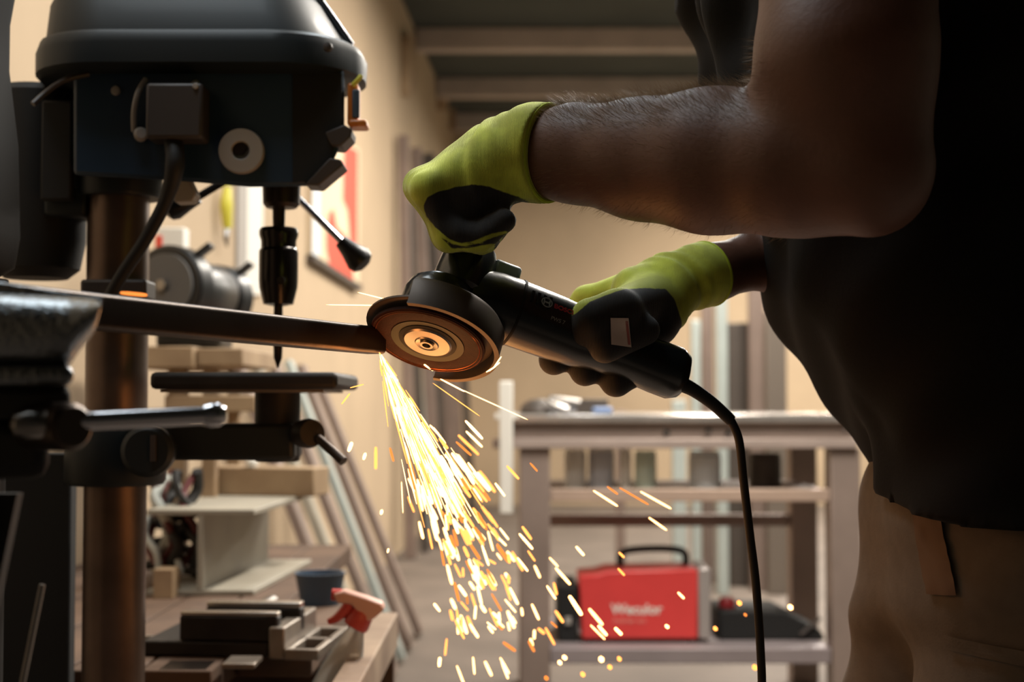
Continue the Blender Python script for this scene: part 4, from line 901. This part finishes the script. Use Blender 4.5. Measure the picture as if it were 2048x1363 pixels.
obj('strip', MB().box((P(999, 0, YW - .02).x, YW - .055, wz(1025)), (P(1026, 0, YW - .02).x, YW - .021, wz(762))), m_white, wp, bevel=.005)
obj('hook', MB().box((P(990, 0, YW).x, YW - .05, wz(838)), (P(1036, 0, YW).x, YW - .0205, wz(826))), m_white, wp, bevel=.003)
# jars and cans on the upper shelf
zsh = wz(981)
for i, (x0, x1, yt, Y, mm, lab) in enumerate([(1128, 1172, 898, YW + .12, m_white, 'grey tin on the table shelf, leftmost'), (1176, 1228, 893, YW + .12, mat('tin_blue_grey', (196, 198, 204), .45), 'blue-grey tin on the table shelf, second from left'),
                                                (1238, 1262, 897, YW + .1, m_white, 'slim white bottle on the table shelf'), (1268, 1312, 900, YW + .11, mat('jar_pale_green', (206, 220, 204), .35), 'pale green jar on the table shelf'),
                                                (1376, 1440, 902, YW + .12, mat('roll_pale_grey', (205, 210, 212), .5), 'pale grey roll on the table shelf right of the jar'), (1496, 1560, 905, YW + .2, m_stock3, 'dark tin on the table shelf near its right end')]):
    t = thing('tin' if 'tin' in lab else ('bottle' if 'bottle' in lab else ('jar' if 'jar' in lab else 'paper_roll')), lab, 'container', (P((x0 + x1) / 2, 0, Y).x, Y, zsh), 'containers on the upper table shelf')
    cx_ = P((x0 + x1) / 2, 700, Y).x; r_ = px((x1 - x0) / 2, Y); h_ = wz(yt, Y) - zsh
    obj('body', MB().lathe((cx_, Y, zsh + .0005), (0, 0, 1), [(.001, 0), (r_, 0), (r_, h_ * .86), (r_ * .92, h_ * .9)], 24), mm, t)
    obj('lid', MB().lathe((cx_, Y, zsh + h_ * .905), (0, 0, 1), [(.001, 0), (r_ * .95, 0), (r_ * .95, h_ * .09), (.001, h_ * .095)], 24), m_white if i in (1, 2) else mm, t)
# welding machine
YWm = YW + .1
wm = thing('welding_machine', 'red portable welding machine with white lettering on the lower table shelf', 'welding machine', (wx(1290), YWm + .1, zs))
def mx_(x): return P(x, 900, YWm).x
def mz(y): return P(0, y, YWm).z
zb = zs + .012
sh = obj('red_shell', MB().prism([V((mx_(x), YWm, z)) for x, z in [(1163, zb), (1394, zb), (1394, mz(1137)), (1216, mz(1141)), (1195, mz(1148)), (1158, mz(1151))]], (0, .2, 0)), m_red, wm, bevel=.006)
obj('front_panel', MB().box((mx_(1394.5), YWm - .004, zb), (mx_(1420), YWm + .2, mz(1134))), mat('panel_silver', (176, 168, 164), .35, .4), wm, bevel=.008, seg=3)
for x in (1185, 1380):
    for yy in (.02, .17): obj('foot', MB().cyl((mx_(x), YWm + yy, zs + .0005), (mx_(x), YWm + yy, zb - .0002), .012, n=12), m_blackm, wm)
obj('carry_handle', MB().tube([V((mx_(1245), YWm + .1, mz(1138))), V((mx_(1248), YWm + .1, mz(1112))), V((mx_(1290), YWm + .1, mz(1104))), V((mx_(1350), YWm + .1, mz(1104))), V((mx_(1376), YWm + .1, mz(1112))), V((mx_(1378), YWm + .1, mz(1136)))], .011, 10, 4), m_blackm, wm)
RXM = M.Rotation(R(90), 4, 'X')
def wtext(s_, size, x, y, mm, bold):
    t_ = text_mesh(s_, size, .0006, bold); obj('lettering', xf(t_, M.Translation(V((mx_(x), YWm - .0012, mz(y)))) @ RXM), mm, sh, smooth=0, label='white lettering on the red side')
wtext('Weculor', .042, 1272, 1218, m_white, True)
wtext('inverter arc', .021, 1258, 1240, mat('pale_red_print', (236, 160, 148), .5), False)
# other things on the lower shelf
bx_ = thing('black_tool_case', 'black tool case on the lower shelf left of the red welding machine', 'case', (wx(1130), YW + .2, zs))
obj('case_body', MB().box((P(1112, 0, YW + .2).x, YW + .12, zs + .0005), (P(1152, 0, YW + .2).x, YW + .4, wz(1165, YW + .2))), m_blackm, bx_, bevel=.006)
obj('case_latch', MB().box((P(1126, 0, YW + .2).x, YW + .112, wz(1240, YW + .2)), (P(1138, 0, YW + .2).x, YW + .1198, wz(1225, YW + .2))), m_grey, bx_, bevel=.002)
bk = thing('grinding_machine_case', 'flat dark machine with red knob on the lower shelf right of the welding machine', 'machine', (wx(1540), YW + .3, zs)); bk.name = 'dark_machine'; WM[bk.name] = M.Translation(V((wx(1540), YW + .3, zs)))
obj('machine_body', MB().prism([V((P(x, 0, YW + .15).x, YW + .15, z)) for x, z in [(1432, zs + .0005), (1640, zs + .0005), (1630, zs + .03), (1560, zs + .085), (1440, zs + .09), (1432, zs + .08)]], (0, .25, 0)), m_blackm, bk, bevel=.006)
obj('knob', MB().lathe((P(1448, 0, YW + .2).x, YW + .22, zs + .0905), (0, 0, 1), [(.001, 0), (.026, 0), (.026, .018), (.018, .03), (.001, .032)], 20), mat('knob_red', (150, 40, 44), .4), bk, label='red knob')
obj('lever', MB().cyl((P(1590, 0, YW + .14).x, YW + .14, zs + .02), (P(1630, 0, YW + .14).x, YW + .14, zs + .07), .006, n=10), m_steel, bk)
# stock behind the table
for i, (x0, x1, yt, Y, mm, lab) in enumerate([
        (1384, 1402, 640, 7.2, m_stock2, 'pale steel strip behind the table, first from the left'), (1405, 1428, 600, 7.4, m_stock1, 'taupe steel strip behind the table, second from the left'), (1434, 1456, 540, 7.0, m_stock2, 'tall pale blue-grey pipe behind the table'),
        (1458, 1498, 645, 7.3, m_stock3, 'short dark panel behind the table right of the pale pipe'), (1500, 1530, 480, 7.1, m_stock1, 'tallest taupe steel profile behind the table'), (1534, 1574, 622, 7.0, mat('stock_steel_mid', (120, 110, 100), .5, .3), 'broad taupe panel behind the table, nearest the man'),
        (1345, 1372, 800, 7.2, m_stock2, 'short pale drum behind the table below its top'), (1232, 1250, 820, 7.4, m_stock1, 'low taupe bar behind the table left half')]):
    a = P(x0, 800, Y); b = P(x1, 800, Y); h_ = P(x0, yt, Y).z
    o = obj('metal_profile', MB().box((a.x, Y, .0005), (b.x, Y + .06, h_)), mm, bevel=.004, loc=((a.x + b.x) / 2, Y, 0)); tag(o, lab, 'profile', 'metal stock standing behind the table')
o = obj('storage_rack', MB().box((P(1440, 0, 7.6).x, 7.62, .0005), (P(1590, 0, 7.6).x, 7.9, .62)), m_stock3, bevel=.01, loc=(1.3, 7.7, 0)); tag(o, 'dark low cabinet on the floor behind the table', 'cabinet')

# ------------------------------------------------------------------ sparks
SP0 = P(757, 699, 1.305)
um = MB().lathe((0, 0, -.5), (0, 0, 1), [(.05, 0), (.75, .05), (1, .3), (1, .8), (.8, .95), (.05, 1)], 6)
ume = {}
for nm, mm in (('hot', m_sp_hot), ('mid', m_sp_mid), ('dim', m_sp_dim)):
    me = bpy.data.meshes.new('spark_' + nm); me.from_pydata([tuple(p) for p in um.v], [], um.f); me.materials.append(mm); ume[nm] = me
def spark_obj(p, q, r, kind, lab, grp):
    d = q - p; o = bpy.data.objects.new('spark', ume[kind]); COL.objects.link(o)
    o.location = (p + q) / 2; o.rotation_mode = 'QUATERNION'; o.rotation_quaternion = d.to_track_quat('Z', 'Y'); o.scale = (r, r, max(d.length, 2 * r))
    tag(o, lab, 'spark', grp); return o
def track(phi, L):  # image-plane track: phi from straight down towards the right, L pixels from the contact
    x = 757 + L * math.sin(phi); y = 699 + L * math.cos(phi) + 0.00002 * L * L
    return x, y
random.seed(11)
core = {'hot': MB(), 'mid': MB()}
n_core = 0
for i in range(340):
    L = random.betavariate(1.1, 1.5) * 330 + 4
    phi = R(random.gauss(22 + L * .012, 5.2 if L > 60 else 7)); ln = random.uniform(30, 95) * (1 if L > 30 else .6)
    x0, y0 = track(phi, L); x1, y1 = track(phi, L + ln); Y0 = 1.305 + L * .00045 + random.uniform(-.03, .05) * min(1, L / 120); Y1 = Y0 + ln * .00045
    (core['hot'] if random.random() < .62 else core['mid']).tube([P(x0, y0, Y0), P((x0 + x1) / 2, (y0 + y1) / 2, (Y0 + Y1) / 2), P(x1, y1, Y1)], [.0003, random.uniform(.0004, .0010), .0003], 5, 1)
ss = thing('spark_stream', 'dense stream of white-hot sparks pouring from the cut tube', 'sparks', SP0); ss['kind'] = 'stuff'
for k_ in core: 
    o = obj('streak', core[k_], {'hot': m_sp_hot, 'mid': m_sp_mid}[k_], ss, smooth=0); o['kind'] = 'stuff'
cnt = 0
for i in range(230):
    L = 170 + random.betavariate(1.3, 1.6) * 520
    phi = R(random.gauss(25.5, 6.5 if L > 350 else 8.5)); ln = random.uniform(14, 46) if L > 330 else random.uniform(22, 60)
    x0, y0 = track(phi, L); x1, y1 = track(phi + R(random.gauss(0, .6)), L + ln); Y0 = 1.33 + L * .0006 + random.uniform(-.06, .12)
    kd = random.choices(['hot', 'mid', 'dim'], [.5, .35, .15])[0]
    spark_obj(P(x0, y0, Y0), P(x1, y1, Y0 + ln * .0005), random.uniform(.0010, .0019) * Y0 / 1.4, kd, '%s spark at the %s %s of the fan falling below the disc' % ({'hot': 'white-hot', 'mid': 'yellow-orange', 'dim': 'dim orange'}[kd], 'top' if L < 330 else ('middle' if L < 470 else 'bottom'), 'left' if phi < R(21) else ('centre' if phi < R(30) else 'right')), 'sparks falling in the fan'); cnt += 1
lone = [((683, 808), (700, 786), 'thin orange spark flying left of the stream below the tube', .0009), ((700, 775), (728, 768), 'faint orange spark just under the tube end', .0006), ((697, 902), (704, 884), 'short spark far left of the stream by the clamp lever', .002), ((727, 918), (731, 906), 'small spark left of the stream beside the clamp lever', .0017),
        ((806, 1026), (803, 962), 'long thin spark hanging left of the lower stream', .0006), ((762, 1027), (764, 1020), 'round spark left of the falling stream', .0018), ((775, 1104), (777, 1097), 'tiny round spark far left of the lower stream', .0012),
        ((878, 1332), (880, 1314), 'lowest left spark near the bottom edge', .0022), ((880, 1222), (868, 1206), 'spark left of the lower stream', .0018), ((930, 840), (966, 878), 'spark right of the stream below the guard', .0016),
        ((990, 965), (1010, 992), 'spark beside the white strip right of the stream', .0015), ((1060, 925), (1075, 942), 'dim spark before the left table leg', .0011), ((1186, 980), (1236, 1012), 'long spark before the table shelf, leftmost', .0013), ((1214, 972), (1236, 988), 'short spark before the table shelf, dim', .0012), ((1238, 974), (1298, 1009), 'long dim spark before the table shelf', .0011), ((1280, 982), (1343, 1017), 'longest spark before the table shelf, rightmost', .0013),
        ((1297, 1034), (1334, 1060), 'spark below the table shelf rail', .0013), ((1038, 1066), (1066, 1098), 'thick spark before the left table leg', .0017), ((1034, 1114), (1056, 1142), 'spark above the black case', .0016), ((1152, 1092), (1168, 1110), 'spark above the red machine at its left corner', .0018), ((1238, 1104), (1248, 1114), 'orange spark over the red machine handle', .0015), ((1236, 1136), (1249, 1150), 'orange spark at the red machine top edge', .0015), ((1356, 1184), (1368, 1196), 'spark before the right part of the red machine', .0016),
        ((1138, 1190), (1164, 1230), 'broad spark at the left edge of the red machine', .0028), ((1196, 1250), (1214, 1270), 'spark at the foot of the red machine, left', .0022), ((1230, 1255), (1243, 1268), 'spark at the foot of the red machine, second', .0024), ((1332, 1250), (1336, 1254), 'round spark low before the red machine', .0022), ((1477, 1203), (1480, 1207), 'round amber spark above the dark machine', .0030), ((1579, 1211), (1582, 1216), 'round pale spark under the table at right', .0032), ((1429, 1254), (1432, 1258), 'round amber spark right of the red machine', .0026), ((1489, 1227), (1492, 1230), 'tiny dim red spark before the cord', .0018), ((1508, 1331), (1511, 1336), 'round amber spark before the power cord at the bottom', .0032),
        ((1708, 1250), (1711, 1254), 'amber spark beside the man trouser leg', .0022), ((1127, 1312), (1131, 1316), 'round spark before the lower shelf, left', .0028), ((1118, 1322), (1121, 1326), 'round spark before the lower shelf, leftmost', .0026), ((1201, 1315), (1204, 1320), 'round white spark before the lower shelf', .0034), ((1237, 1314), (1240, 1319), 'round pink spark before the lower shelf, right', .0026), ((1218, 1331), (1221, 1335), 'round amber spark under the lower shelf', .0028), ((1164, 1345), (1167, 1350), 'round amber spark at the bottom edge', .0028), ((1091, 1353), (1094, 1357), 'faint round spark at the bottom edge left', .0026),
        ((652, 609), (808, 611), 'long thin horizontal spark left of the guard', .0005), ((715, 584), (818, 610), 'long thin slanted spark left of the guard', .0006), ((848, 728), (867, 740), 'short thick spark under the cutting disc', .0014), ((880, 757), (930, 783), 'thin spark under the guard going right', .0008), ((865, 765), (960, 832), 'thin orange spark trailing right under the guard', .0005), ((922, 778), (1056, 839), 'long thin spark reaching towards the table', .0006)]
for (a, b, lab, r) in lone:
    kd = 'mid' if ('amber' in lab or 'orange' in lab or 'pink' in lab) else ('dim' if 'dim' in lab or 'faint' in lab else 'hot')
    L = math.hypot((a[0] - 757), (a[1] - 699)); Y0 = 1.30 + min(.35, L * .0005) if 'guard' not in lab else 1.30
    spark_obj(P(*a, Y0), P(*b, Y0 + .01), r, kd, lab, 'lone sparks')
spark_obj(P(240, 585, 1.03), P(295, 590, 1.06), .0014, 'dim', 'orange streak on the steel tube, reflected spark light made to glow', 'lone sparks')  # emissive streak stands in for spark light reflected in a polished part
for j, (a, b) in enumerate((((985, 738), (1003, 712)), ((978, 742), (1000, 724)), ((972, 744), (992, 732)))):
    spark_obj(P(*a, 1.285), P(*b, 1.29), .0007, 'hot', 'hot sparks caught inside the guard at its lower right', 'sparks inside the guard')
def plight(p, e, r=.02, col=(1, .34, .08)):
    l = bpy.data.lights.new('spark_glow', 'POINT'); l.energy = e; l.color = col; l.shadow_soft_size = r
    o = bpy.data.objects.new('spark_glow', l); o.location = p; COL.objects.link(o)
plight(P(752, 742, 1.275), 0.05, .012); plight(P(850, 900, 1.37), 0.34, .05); plight(P(960, 1120, 1.5), 0.2, .08)
